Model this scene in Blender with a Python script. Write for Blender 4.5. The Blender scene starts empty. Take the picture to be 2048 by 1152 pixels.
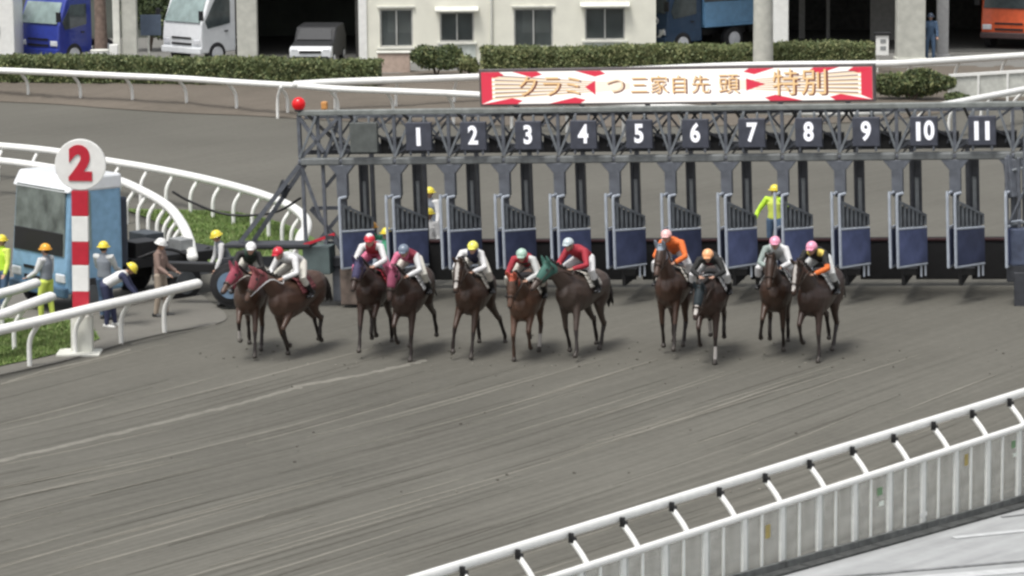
import bpy, bmesh, math, random
import numpy as np
from mathutils import Vector, Matrix, Euler
random.seed(7); np.random.seed(7)
R = math.radians
SC = bpy.context.scene
COL = SC.collection

# ------------------------------------------------------------------ camera
CAMH, FPX = 12.7, 7125.0
PITCH, ROLL = 9.06, -0.5
cam = bpy.data.objects.new('camera', bpy.data.cameras.new('camera'))
COL.objects.link(cam)
MROT = Euler((R(90 - PITCH), 0, 0)).to_matrix() @ Matrix.Rotation(R(ROLL), 3, 'Z')
cam.matrix_world = Matrix.Translation((0, 0, CAMH)) @ MROT.to_4x4()
cam.data.sensor_width = 36
cam.data.lens = 36 * FPX / 2048
cam.data.clip_end = 3000
SC.camera = cam
# ------------------------------------------------------------------ light
w = bpy.data.worlds.new('World'); SC.world = w; w.use_nodes = True
nt = w.node_tree; nt.nodes.clear()
sky = nt.nodes.new('ShaderNodeTexSky'); sky.sky_type = 'NISHITA'; sky.sun_disc = False
SUN_EL, SUN_AZ = 66, 215
sky.sun_elevation = R(SUN_EL); sky.sun_rotation = R(SUN_AZ); sky.dust_density = 4.0; sky.air_density = 1.0
hs = nt.nodes.new('ShaderNodeHueSaturation'); hs.inputs['Saturation'].default_value = 0.25
bg = nt.nodes.new('ShaderNodeBackground'); bg.inputs['Strength'].default_value = 0.12
wo = nt.nodes.new('ShaderNodeOutputWorld')
nt.links.new(sky.outputs[0], hs.inputs['Color']); nt.links.new(hs.outputs[0], bg.inputs['Color']); nt.links.new(bg.outputs[0], wo.inputs[0])
sl = bpy.data.lights.new('sun', 'SUN'); sl.energy = 1.6; sl.angle = R(18); sl.color = (1, .97, .92)
so = bpy.data.objects.new('sun', sl); COL.objects.link(so)
az = R(SUN_AZ)
sd = Vector((math.sin(az) * math.cos(R(SUN_EL)), math.cos(az) * math.cos(R(SUN_EL)), math.sin(R(SUN_EL))))
so.rotation_euler = sd.to_track_quat('Z', 'Y').to_euler()
so.location = (0, 60, 60)
SC.view_settings.view_transform = 'Standard'; SC.view_settings.look = 'None'
SC.view_settings.exposure = 0.60; SC.view_settings.gamma = 1
SC.render.engine = 'CYCLES'
SC.cycles.pixel_filter_type = 'BLACKMAN_HARRIS'; SC.cycles.filter_width = 2.6
SC.cycles.use_denoising = True

# ------------------------------------------------------------------ placing
BANK = 0.033
def zg(x, y):
    t = min(1, max(0, (110 - y) / 25)); t = t * t * (3 - 2 * t)
    q = min(1, max(0, (y - 57) / 10)); t *= q * q * (3 - 2 * q)
    return BANK * max(-30, min(30, x)) * t
def ray(u, v):
    return (MROT @ Vector(((u - 1024) / FPX, -(v - 576) / FPX, -1))).normalized()
def at(u, v, z=0.0):
    d = ray(u, v); zz = z
    for _ in range(10):
        t = (zz - CAMH) / d.z; p = Vector((0, 0, CAMH)) + d * t; zz = z + zg(p.x, p.y)
    return p
def at_d(u, v, y):
    d = ray(u, v); return Vector((0, 0, CAMH)) + d * (y / d.y)
def gx(u, y, z=0.5):
    """world x of picture column u at depth y"""
    v = -560 + (12.7 - z) * FPX / y
    return at_d(u, v, y).x
def onground(x, y): return Vector((x, y, zg(x, y)))

# ------------------------------------------------------------------ materials
MATS = {}
def mat(name, col, rough=.6, metal=0.0, var=.12, scale=6.0, emit=0, trans=0, coat=0, bump=0):
    if name in MATS: return MATS[name]
    m = bpy.data.materials.new(name); m.use_nodes = True
    n = m.node_tree; b = n.nodes['Principled BSDF']
    tc = n.nodes.new('ShaderNodeTexCoord'); no = n.nodes.new('ShaderNodeTexNoise')
    no.inputs['Scale'].default_value = scale; no.inputs['Detail'].default_value = 5
    n.links.new(tc.outputs['Object'], no.inputs['Vector'])
    rp = n.nodes.new('ShaderNodeMapRange')
    rp.inputs['From Min'].default_value = .3; rp.inputs['From Max'].default_value = .7
    rp.inputs['To Min'].default_value = 1 - var; rp.inputs['To Max'].default_value = 1 + var
    n.links.new(no.outputs['Fac'], rp.inputs['Value'])
    mx = n.nodes.new('ShaderNodeVectorMath'); mx.operation = 'SCALE'
    mx.inputs[0].default_value = col[:3]
    n.links.new(rp.outputs[0], mx.inputs['Scale']); n.links.new(mx.outputs[0], b.inputs['Base Color'])
    b.inputs['Roughness'].default_value = rough; b.inputs['Metallic'].default_value = metal
    if coat: b.inputs['Coat Weight'].default_value = coat
    if emit:
        b.inputs['Emission Color'].default_value = (*col[:3], 1); b.inputs['Emission Strength'].default_value = emit
    if bump:
        bp = n.nodes.new('ShaderNodeBump'); bp.inputs['Strength'].default_value = bump; bp.inputs['Distance'].default_value = .02
        n.links.new(no.outputs['Fac'], bp.inputs['Height']); n.links.new(bp.outputs[0], b.inputs['Normal'])
    if trans:
        t = n.nodes.new('ShaderNodeBsdfTransparent'); mm = n.nodes.new('ShaderNodeMixShader'); mm.inputs[0].default_value = trans
        o = n.nodes['Material Output']; n.links.new(b.outputs[0], mm.inputs[1]); n.links.new(t.outputs[0], mm.inputs[2]); n.links.new(mm.outputs[0], o.inputs[0])
    MATS[name] = m; return m

def ground_mat(name, c0, c1, ang, sx, sy, fine=25, patch=None, bump=.4):
    """long streaks along direction ang plus fine grain and broad patches, in world metres"""
    m = bpy.data.materials.new(name); m.use_nodes = True; n = m.node_tree; L = n.links.new
    b = n.nodes['Principled BSDF']; b.inputs['Roughness'].default_value = .9; b.inputs['Specular IOR Level'].default_value = .2
    tc = n.nodes.new('ShaderNodeTexCoord')
    mp = n.nodes.new('ShaderNodeMapping'); mp.vector_type = 'TEXTURE'; mp.inputs['Rotation'].default_value = (0, 0, ang)
    L(tc.outputs['Object'], mp.inputs['Vector'])
    sc = n.nodes.new('ShaderNodeVectorMath'); sc.operation = 'MULTIPLY'; sc.inputs[1].default_value = (sx, sy, 1)
    L(mp.outputs[0], sc.inputs[0])
    st = n.nodes.new('ShaderNodeTexNoise'); st.inputs['Scale'].default_value = 1; st.inputs['Detail'].default_value = 6; st.inputs['Roughness'].default_value = .62
    L(sc.outputs[0], st.inputs['Vector'])
    fn = n.nodes.new('ShaderNodeTexNoise'); fn.inputs['Scale'].default_value = fine / 5; fn.inputs['Detail'].default_value = 8; fn.inputs['Roughness'].default_value = .7
    L(tc.outputs['Object'], fn.inputs['Vector'])
    bn = n.nodes.new('ShaderNodeTexNoise'); bn.inputs['Scale'].default_value = .13; bn.inputs['Detail'].default_value = 3
    L(tc.outputs['Object'], bn.inputs['Vector'])
    # streak strength comes and goes across the surface
    s2 = n.nodes.new('ShaderNodeVectorMath'); s2.operation = 'MULTIPLY'; s2.inputs[1].default_value = (sx * .45, sy * 2.6, 1); L(mp.outputs[0], s2.inputs[0])
    st2 = n.nodes.new('ShaderNodeTexNoise'); st2.inputs['Scale'].default_value = 1; st2.inputs['Detail'].default_value = 4; st2.inputs['Roughness'].default_value = .55; L(s2.outputs[0], st2.inputs['Vector'])
    stm = n.nodes.new('ShaderNodeMix'); stm.inputs['Factor'].default_value = .5; L(st.outputs['Fac'], stm.inputs['A']); L(st2.outputs['Fac'], stm.inputs['B'])
    a1 = n.nodes.new('ShaderNodeMath'); a1.operation = 'MULTIPLY_ADD'; a1.inputs[1].default_value = .8; a1.inputs[2].default_value = 0
    sp = n.nodes.new('ShaderNodeSeparateXYZ'); L(tc.outputs['Object'], sp.inputs[0])
    fd = n.nodes.new('ShaderNodeMapRange'); fd.inputs['From Min'].default_value = 58; fd.inputs['From Max'].default_value = 72; fd.inputs['To Min'].default_value = 1.0; fd.inputs['To Max'].default_value = .3
    L(sp.outputs['Y'], fd.inputs['Value'])
    mxs = n.nodes.new('ShaderNodeMix'); mxs.inputs['A'].default_value = .5; L(fd.outputs[0], mxs.inputs['Factor']); L(stm.outputs['Result'], mxs.inputs['B'])
    L(mxs.outputs['Result'], a1.inputs[0])
    a2 = n.nodes.new('ShaderNodeMath'); a2.operation = 'MULTIPLY_ADD'; a2.inputs[1].default_value = .24
    L(fn.outputs['Fac'], a2.inputs[0]); L(a1.outputs[0], a2.inputs[2])
    a3 = n.nodes.new('ShaderNodeMath'); a3.operation = 'MULTIPLY_ADD'; a3.inputs[1].default_value = .26
    L(bn.outputs['Fac'], a3.inputs[0]); L(a2.outputs[0], a3.inputs[2])
    cr = n.nodes.new('ShaderNodeValToRGB'); cr.color_ramp.elements[0].position = .46; cr.color_ramp.elements[1].position = .86
    cr.color_ramp.elements[0].color = (*c0, 1); cr.color_ramp.elements[1].color = (*c1, 1)
    L(a3.outputs[0], cr.inputs[0]); L(cr.outputs[0], b.inputs['Base Color'])
    bp = n.nodes.new('ShaderNodeBump'); bp.inputs['Strength'].default_value = bump; bp.inputs['Distance'].default_value = .06
    L(a2.outputs[0], bp.inputs['Height']); L(bp.outputs[0], b.inputs['Normal'])
    MATS[name] = m; return m

TANG = math.atan2(.8, .6)
dirt = ground_mat('track_dirt', (.068, .065, .055), (.166, .160, .138), TANG, .16, 3.4, 30)
bank_m = ground_mat('bank_soil', (.075, .066, .053), (.20, .172, .142), .3, .7, .9, 26, bump=.8)
pale_m = ground_mat('pale_dirt', (.14, .133, .112), (.25, .238, .205), TANG, .5, 6, 30)
conc_m = ground_mat('apron_concrete', (.25, .255, .255), (.42, .43, .43), TANG, .5, 1.5, 20, bump=.1)
yard_m = ground_mat('yard_asphalt', (.14, .14, .13), (.24, .235, .22), .2, .4, .6, 20, bump=.2)
wet_m = ground_mat('gravel_grey', (.11, .106, .093), (.21, .202, .18), .3, .6, .9, 25)
grass_m = ground_mat('grass_base', (.07, .12, .035), (.16, .22, .07), 0, 1.2, 1.2, 40, bump=.8)
white = mat('white_paint', (.80, .80, .77), .4, var=.05)
dirtywhite = mat('weathered_white', (.66, .66, .60), .55, var=.12, scale=3)
mid_steel = mat('mid_steel', (.15, .16, .16), .5, .1, var=.25)
steel = mat('slate_steel', (.115, .125, .145), .5, .2, var=.25)
dsteel = mat('dark_steel', (.045, .048, .056), .5, .2, var=.25)
lsteel = mat('grey_green_beam', (.21, .225, .215), .5, .1, var=.2)
ltube = mat('pale_blue_tube', (.42, .46, .52), .4, .1, var=.12)
bluepad = mat('blue_padding', (.072, .088, .17), .5, var=.3, scale=2.5)
_n = bluepad.node_tree; _oi = _n.nodes.new('ShaderNodeObjectInfo'); _mr = _n.nodes.new('ShaderNodeMapRange'); _mr.inputs['To Min'].default_value = .65; _mr.inputs['To Max'].default_value = 1.5
_n.links.new(_oi.outputs['Random'], _mr.inputs['Value']); _v = [q for q in _n.nodes if q.type == 'VECT_MATH'][0]; _v2 = _n.nodes.new('ShaderNodeVectorMath'); _v2.operation = 'SCALE'
_n.links.new(_v.outputs[0], _v2.inputs[0]); _n.links.new(_mr.outputs[0], _v2.inputs['Scale']); _n.links.new(_v2.outputs[0], _n.nodes['Principled BSDF'].inputs['Base Color'])
slat_m = mat('grey_slats', (.16, .175, .19), .5, var=.2)
blackpad = mat('black_padding', (.009, .009, .010), .7, var=.3)
boardm = mat('number_board', (.055, .06, .08), .5, var=.2)
boardg = mat('blank_board', (.095, .105, .10), .5, var=.2)
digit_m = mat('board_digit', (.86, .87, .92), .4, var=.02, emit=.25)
red_m = mat('red_paint', (.50, .02, .04), .4, var=.08)
glass = mat('dark_glass', (.06, .075, .078), .08, var=.2, coat=.5)
pglass = mat('windscreen_glass', (.24, .31, .30), .1, var=.3, scale=2, coat=.6)
rubber = mat('tyre_rubber', (.018, .018, .02), .8, var=.3)
black = mat('black_plastic', (.012, .012, .013), .5)
chrome = mat('lamp_glass', (.75, .77, .8), .15, .2)
leaf = [mat('leaf_%s' % n, c, .7, var=.35, scale=3) for n, c in (('dark', (.05, .072, .03)), ('mid', (.09, .122, .048)), ('light', (.15, .18, .075)), ('yellow', (.22, .23, .10)))]
skin = mat('skin', (.42, .25, .18), .5, var=.06)

# ------------------------------------------------------------------ mesh builder
class MB:
    def __init__(s): s.bm = bmesh.new(); s.mats = []
    def mi(s, m):
        if m not in s.mats: s.mats.append(m)
        return s.mats.index(m)
    def face(s, vs, m):
        try:
            f = s.bm.faces.new(vs); f.material_index = s.mi(m); return f
        except ValueError: return None
    def poly(s, pts, m): return s.face([s.bm.verts.new(p) for p in pts], m)
    def box(s, c, d, m, rot=None, taper=1.0):
        c = Vector(c); vs = []
        for z in (-1, 1):
            k = taper if z > 0 else 1
            for x, y in ((-1, -1), (1, -1), (1, 1), (-1, 1)):
                p = Vector((x * d[0] / 2 * k, y * d[1] / 2 * k, z * d[2] / 2))
                if rot is not None: p = rot @ p
                vs.append(s.bm.verts.new(c + p))
        for q in ((3, 2, 1, 0), (4, 5, 6, 7), (0, 1, 5, 4), (1, 2, 6, 5), (2, 3, 7, 6), (3, 0, 4, 7)):
            s.face([vs[i] for i in q], m)
    def bar(s, p0, p1, w, h, m, up=(0, 0, 1)):
        p0, p1 = Vector(p0), Vector(p1); d = p1 - p0
        if d.length < 1e-6: return
        x = d.normalized(); u = Vector(up)
        if abs(x.dot(u)) > .99: u = Vector((0, 1, 0))
        y = u.cross(x).normalized(); z = x.cross(y)
        s.box((p0 + p1) / 2, (d.length, w, h), m, Matrix((x, y, z)).transposed())
    def tube(s, pts, rad, m, n=8, side=None, cap=True):
        pts = [Vector(p) for p in pts]; k = len(pts)
        if not isinstance(rad, (list, tuple)) or (isinstance(rad, tuple) and len(rad) == 2 and k != 2): rad = [rad] * k
        rad = [r if isinstance(r, (tuple, list)) else (r, r) for r in rad]
        rings = []; prev = Vector(side) if side is not None else None
        fr = []
        for i in range(k):
            t = (pts[min(i + 1, k - 1)] - pts[max(i - 1, 0)])
            t = t.normalized() if t.length > 1e-9 else Vector((0, 0, 1))
            if prev is None:
                prev = Vector((0, 0, 1)).cross(t)
                if prev.length < .1: prev = Vector((1, 0, 0))
            a = (Vector(side) if side is not None else prev)
            a = a - t * a.dot(t)
            if a.length < 1e-4: a = t.orthogonal()
            a.normalize(); b = t.cross(a)
            if side is None: prev = a
            fr.append((pts[i], t, a, b, rad[i]))
        if cap:
            p, t, a, b, r = fr[0]; q = min(r)
            st = [(p - t * q * .55, t, a, b, (r[0] * .72, r[1] * .72))]
            p, t, a, b, r = fr[-1]; q = min(r)
            en = [(p + t * q * .55, t, a, b, (r[0] * .72, r[1] * .72))]
            fr = st + fr + en
        for p, t, a, b, r in fr:
            rings.append([s.bm.verts.new(p + a * (math.cos(2 * math.pi * j / n) * r[0]) + b * (math.sin(2 * math.pi * j / n) * r[1])) for j in range(n)])
        for i in range(len(rings) - 1):
            for j in range(n):
                s.face([rings[i][j], rings[i][(j + 1) % n], rings[i + 1][(j + 1) % n], rings[i + 1][j]], m)
        if cap:
            p, t, a, b, r = fr[0]; v = s.bm.verts.new(p - t * min(r) * .35)
            for j in range(n): s.face([v, rings[0][(j + 1) % n], rings[0][j]], m)
            p, t, a, b, r = fr[-1]; v = s.bm.verts.new(p + t * min(r) * .35)
            for j in range(n): s.face([v, rings[-1][j], rings[-1][(j + 1) % n]], m)
    def disc(s, c, ax, r, th, m, n=24, r2=None):
        """solid cylinder centred at c along ax"""
        ax = Vector(ax).normalized(); a = ax.orthogonal().normalized(); b = ax.cross(a); c = Vector(c); rr = []
        for k, q in ((-1, r), (1, r2 or r)):
            rr.append([s.bm.verts.new(c + ax * th / 2 * k + a * q * math.cos(2 * math.pi * j / n) + b * q * math.sin(2 * math.pi * j / n)) for j in range(n)])
        for j in range(n): s.face([rr[0][j], rr[0][(j + 1) % n], rr[1][(j + 1) % n], rr[1][j]], m)
        s.face(rr[0][::-1], m); s.face(rr[1], m)
    def ell(s, c, r, m, rot=None, n=12, k=8, zmin=-1.0):
        """ellipsoid, cut flat at zmin (unit)"""
        c = Vector(c); rings = []
        t0 = math.acos(max(-1, min(1, zmin)))
        for i in range(k + 1):
            th = t0 * (1 - i / k)
            ring = []
            for j in range(n):
                p = Vector((r[0] * math.sin(th) * math.cos(2 * math.pi * j / n), r[1] * math.sin(th) * math.sin(2 * math.pi * j / n), r[2] * math.cos(th)))
                if rot is not None: p = rot @ p
                ring.append(c + p)
            if math.sin(th) < 1e-3: rings.append([s.bm.verts.new(ring[0])])
            else: rings.append([s.bm.verts.new(q) for q in ring])
        for i in range(k):
            A, B = rings[i], rings[i + 1]
            for j in range(n):
                q = [A[j % len(A)], A[(j + 1) % len(A)], B[(j + 1) % len(B)], B[j % len(B)]]
                u = [];
                for vv in q:
                    if vv not in u: u.append(vv)
                if len(u) > 2: s.face(u, m)
        if len(rings[0]) > 1: s.face(rings[0][::-1], m)
    def prism(s, poly, o, ax, ay, th, m):
        """2-d outline poly in the plane (ax, ay), th thick, centred on the plane"""
        o, ax, ay = Vector(o), Vector(ax), Vector(ay); nz = ax.cross(ay).normalized()
        A = [s.bm.verts.new(o + ax * x + ay * y - nz * th / 2) for x, y in poly]
        B = [s.bm.verts.new(o + ax * x + ay * y + nz * th / 2) for x, y in poly]
        k = len(poly)
        for j in range(k): s.face([A[j], A[(j + 1) % k], B[(j + 1) % k], B[j]], m)
        s.face(A[::-1], m); s.face(B, m)
    def build(s, name, parent=None, smooth=False, bevel=0):
        me = bpy.data.meshes.new(name)
        bmesh.ops.recalc_face_normals(s.bm, faces=s.bm.faces)
        s.bm.to_mesh(me); s.bm.free()
        for m in s.mats: me.materials.append(m)
        if smooth: me.polygons.foreach_set('use_smooth', [True] * len(me.polygons))
        return link(name, me, parent, bevel)

def link(name, me, parent=None, bevel=0):
    o = bpy.data.objects.new(name, me); COL.objects.link(o)
    if parent: o.parent = parent
    if bevel:
        b = o.modifiers.new('bevel', 'BEVEL'); b.width = bevel; b.segments = 2; b.limit_method = 'ANGLE'
    return o
def tag(o, label=None, cat=None, group=None, kind=None):
    if label: o['label'] = label
    if cat: o['category'] = cat
    if group: o['group'] = group
    if kind: o['kind'] = kind
    return o
def thing(name, loc, rz=0, label=None, cat=None, group=None):
    o = bpy.data.objects.new(name, None); COL.objects.link(o)
    o.location = loc; o.rotation_euler = (0, 0, rz); o.empty_display_size = .2
    return tag(o, label, cat, group)
def copy_part(o, parent, loc):
    c = o.copy(); COL.objects.link(c); c.parent = parent; c.location = loc; return c

def catmull(P, n=8):
    P = [Vector(p) for p in P]; out = []
    for i in range(len(P) - 1):
        a, b, c, d = P[max(i - 1, 0)], P[i], P[i + 1], P[min(i + 2, len(P) - 1)]
        for k in range(n):
            t = k / n
            out.append(.5 * ((2 * b) + (c - a) * t + (2 * a - 5 * b + 4 * c - d) * t * t + (3 * b - a - 3 * c + d) * t ** 3))
    out.append(P[-1]); return out
def walk(P, step, start=0):
    out = []; acc = -start
    for i in range(len(P) - 1):
        d = (P[i + 1] - P[i]); l = d.length
        if l < 1e-6: continue
        while acc <= l:
            out.append((P[i] + d * (acc / l), d.normalized())); acc += step
        acc -= l
    return out

# ------------------------------------------------------------------ fused bodies
def fused(name, parent, pieces, voxel, smooth=3, paint=()):
    """pieces: (pts, radii, side, material). One continuous skin; faces take the material of the nearest piece."""
    mb = MB()
    for p in pieces: mb.tube(p[0], p[1], p[3], n=14, side=p[2])
    mats = []
    for p in list(pieces) + list(paint):
        if p[3] not in mats: mats.append(p[3])
    me = bpy.data.meshes.new('tmp'); bmesh.ops.recalc_face_normals(mb.bm, faces=mb.bm.faces); mb.bm.to_mesh(me); mb.bm.free()
    o = bpy.data.objects.new('tmp', me); COL.objects.link(o)
    r = o.modifiers.new('r', 'REMESH'); r.mode = 'VOXEL'; r.voxel_size = voxel
    if smooth:
        s = o.modifiers.new('s', 'SMOOTH'); s.factor = .5; s.iterations = smooth
    dg = bpy.context.evaluated_depsgraph_get()
    nm = bpy.data.meshes.new_from_object(o.evaluated_get(dg)); nm.name = name
    bpy.data.objects.remove(o); bpy.data.meshes.remove(me)
    nm.materials.clear()
    for m in mats: nm.materials.append(m)
    nf = len(nm.polygons); c = np.empty(nf * 3); nm.polygons.foreach_get('center', c); c = c.reshape(-1, 3)
    best = np.full(nf, 1e9); idx = np.zeros(nf, int)
    def dist(p):
        bd = np.full(nf, 1e9)
        pts = [np.array(q) for q in p[0]]; rad = p[1]
        if not isinstance(rad, (list, tuple)): rad = [rad] * len(pts)
        rad = [np.mean(q) if isinstance(q, (tuple, list)) else q for q in rad]
        if len(pts) == 1: return np.linalg.norm(c - pts[0], axis=1) - rad[0]
        for i in range(len(pts) - 1):
            a, b = pts[i], pts[i + 1]; ab = b - a
            t = np.clip(((c - a) @ ab) / max(ab @ ab, 1e-9), 0, 1)
            d = np.linalg.norm(c - a - t[:, None] * ab, axis=1) - (rad[i] * (1 - t) + rad[i + 1] * t)
            bd = np.minimum(bd, d)
        return bd
    for p in pieces:
        d = dist(p); k = d < best; best[k] = d[k]; idx[k] = mats.index(p[3])
    for p in paint:
        idx[dist(p) < 0] = mats.index(p[3])
    nm.polygons.foreach_set('material_index', idx.astype(np.int32))
    nm.polygons.foreach_set('use_smooth', np.ones(nf, bool))
    return link(name, nm, parent)

def text_obj(name, txt, size, m, parent, bold=0.0, ext=.004, sx=1.0, align='CENTER'):
    cu = bpy.data.curves.new('t', 'FONT'); cu.body = txt; cu.size = size; cu.extrude = ext; cu.offset = bold
    cu.align_x = align; cu.align_y = 'CENTER'; cu.resolution_u = 4
    o = bpy.data.objects.new('t', cu); COL.objects.link(o)
    dg = bpy.context.evaluated_depsgraph_get()
    me = bpy.data.meshes.new_from_object(o.evaluated_get(dg)); bpy.data.objects.remove(o)
    # stand the text up in the x-z plane, facing -y
    for v in me.vertices: v.co = Vector((v.co.x * sx, -v.co.z, v.co.y))
    me.materials.clear(); me.materials.append(m)
    return link(name, me, parent)

# ================================================================== GROUND
def sheet(name, poly, m, dz, step=1.0):
    """flat sheet following the ground, outline poly in x-y"""
    bm = bmesh.new(); P = [Vector((p[0], p[1], 0)) for p in poly]
    f = bm.faces.new([bm.verts.new(p) for p in P])
    xs = [p.x for p in P]; ys = [p.y for p in P]
    for ax, lo, hi in ((0, min(xs), max(xs)), (1, min(ys), max(ys))):
        q = lo + step
        while q < hi:
            co = Vector((q, 0, 0)) if ax == 0 else Vector((0, q, 0)); no = Vector((1, 0, 0)) if ax == 0 else Vector((0, 1, 0))
            bmesh.ops.bisect_plane(bm, geom=bm.verts[:] + bm.edges[:] + bm.faces[:], plane_co=co, plane_no=no)
            q += step
    for v in bm.verts: v.co.z = zg(v.co.x, v.co.y) + dz
    bmesh.ops.recalc_face_normals(bm, faces=bm.faces)
    if bm.faces[:] and sum(f.normal.z for f in bm.faces) < 0: bmesh.ops.reverse_faces(bm, faces=bm.faces)
    me = bpy.data.meshes.new(name); bm.to_mesh(me); bm.free(); me.materials.append(m)
    return tag(link(name, me), kind='structure')
xs = sorted(set([-500, -250, -120, -60] + list(range(-32, 33, 2)) + [60, 120, 250, 500]))
ys = sorted(set([-60, 0, 30, 40] + list(range(44, 124, 2)) + [140, 170, 220, 300, 500, 900]))
vs = [(x, y, zg(x, y)) for y in ys for x in xs]; nx = len(xs)
fs = [(j * nx + i, j * nx + i + 1, (j + 1) * nx + i + 1, (j + 1) * nx + i) for j in range(len(ys) - 1) for i in range(nx - 1)]
me = bpy.data.meshes.new('track'); me.from_pydata(vs, [], fs); me.materials.append(dirt)
tag(link('track', me), kind='structure')

def px(*uv): return [at(u, v) for u, v in uv]
# infield grass, gravel beside it
gp = catmull(px((-220, 800), (0, 752), (110, 728), (190, 706), (270, 682), (350, 664), (420, 652), (452, 640), (448, 624)), 5)
back = px((420, 605), (380, 570), (200, 540), (0, 540), (-260, 545))
sheet('gravel', [(p.x, p.y) for p in gp + back], wet_m, .02)
gi = catmull(px((-220, 780), (0, 735), (90, 716), (150, 700), (200, 680)), 5)
sheet('grass', [(p.x, p.y) for p in gi + px((180, 650), (120, 640), (0, 640), (-240, 660))], grass_m, .04)
gw = catmull(px((245, 420), (330, 422), (420, 424), (500, 432), (580, 455), (630, 480)), 5)
sheet('grass', [(p.x, p.y) for p in gw + px((610, 520), (500, 525), (390, 530), (360, 470), (300, 440))], grass_m, .045)
# pale ridges left by the harrow and wheels
def ridge(pts, wd, h=.02, m=pale_m):
    P = catmull([at(*p) for p in pts], 10); mb = MB()
    L_ = []
    for i, p in enumerate(P):
        t = (P[min(i + 1, len(P) - 1)] - P[max(i - 1, 0)]).normalized(); nn = Vector((-t.y, t.x, 0))
        q = wd * (.5 + .5 * random.random()); j = (random.random() - .5) * wd * .4
        L_.append([mb.bm.verts.new(p + nn * (k * q + j) + Vector((0, 0, z))) for k, z in ((-.5, .004), (-.1, h), (.15, h), (.5, .004))])
    for i in range(len(L_) - 1):
        for k in range(3): mb.face([L_[i][k], L_[i][k + 1], L_[i + 1][k + 1], L_[i + 1][k]], m)
    return tag(mb.build('track_ridge', None, True), kind='structure')
ridge_m = ground_mat('dry_ridge', (.12, .115, .098), (.27, .258, .225), TANG, .9, 5, 30)
ridge([(-60, 935), (0, 922), (160, 885), (330, 845), (480, 808), (600, 775)], .2, .03, ridge_m)
ridge([(585, 775), (700, 755), (780, 738), (850, 722)], .2, .03, ridge_m)
ridge([(0, 770), (90, 742), (180, 722), (260, 700)], .1)
ridge([(260, 690), (350, 668), (430, 650)], .1)
drk = ground_mat('damp_dirt', (.065, .061, .051), (.115, .108, .092), TANG, .5, 6, 30)
def field_lines(n, m, seed, w0, w1, h):
    rnd = random.Random(seed); mb = MB()
    for _ in range(n):
        u, v = rnd.uniform(-100, 2100), rnd.uniform(780, 1200) if rnd.random() < .7 else rnd.uniform(740, 900)
        p = at(u, v); L_ = rnd.uniform(1.5, 9); wd_ = rnd.uniform(w0, w1); k = max(4, int(L_ * 2)); a = TANG + rnd.gauss(0, .015); d = Vector((math.cos(a), math.sin(a), 0)); nn = Vector((-d.y, d.x, 0)); prev = None
        for i in range(k + 1):
            t = i / k; c = p + d * (L_ * (t - .5)) + nn * rnd.gauss(0, wd_ * .12); q_ = wd_ * math.sin(math.pi * min(max(t, .03), .97)) * rnd.uniform(.6, 1.1)
            row = [mb.bm.verts.new((c.x + nn.x * q_ * e, c.y + nn.y * q_ * e, zg(c.x, c.y) + z_)) for e, z_ in ((-.5, .003), (0, h), (.5, .003))]
            if prev:
                for e in range(2): mb.face([prev[e], prev[e + 1], row[e + 1], row[e]], m)
            prev = row
    return tag(mb.build('track_furrow', None, True), kind='structure')
field_lines(70, drk, 3, .03, .09, .008)
field_lines(60, pale_m, 9, .03, .08, .014)
# clods thrown up by the hooves
mb = MB(); rnd = random.Random(5)
for _ in range(170):
    u = rnd.choice((500, 600, 745, 830, 950, 1060, 1165, 1345, 1420, 1550, 1640)) + rnd.gauss(0, 55) if rnd.random() < .6 else rnd.uniform(0, 2048)
    v = rnd.gauss(715, 16) if rnd.random() < .6 else rnd.uniform(640, 1000)
    p = at(u, v); q_ = rnd.uniform(.01, .03); mb.ell(p + Vector((0, 0, q_ * .3)), (q_ * 1.2, q_, q_ * .7), drk if rnd.random() < .6 else pale_m, Matrix.Rotation(rnd.random() * 6, 3, 'Z'), 6, 4)
tag(mb.build('dirt_clods'), 'dirt clods scattered over the track around the hooves', 'dirt clods', kind='stuff')

# ------------------------------------------------------------------ bank beyond the far rail
BANKLOW = catmull(px((-260, 192), (-100, 198), (0, 204), (110, 209), (240, 219), (370, 227), (495, 232), (615, 239), (800, 248), (1000, 252), (1300, 254), (1700, 246), (1900, 225), (2100, 200), (2300, 180)), 6)
mb = MB(); rows = []
for p in BANKLOW:
    yt = 122.5 if p.x < -4 else 123.5
    r = []
    for k, zz in ((0, .02), (.18, .16), (.45, .3), (.75, .36), (1, .36)):
        y = p.y + (yt - p.y) * k
        r.append(mb.bm.verts.new((p.x, y, zg(p.x, y) + zz + (random.random() - .5) * .05 * (k > 0))))
    r.append(mb.bm.verts.new((p.x, yt + 4.5, .3))); rows.append(r)
for i in range(len(rows) - 1):
    for k in range(5): mb.face([rows[i][k], rows[i + 1][k], rows[i + 1][k + 1], rows[i][k + 1]], bank_m)
tag(mb.build('earth_bank', None, True), kind='structure')
sheet('yard', [(-60, 126.5), (60, 126.5), (60, 170), (-60, 170)], yard_m, .31, 6)

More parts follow.
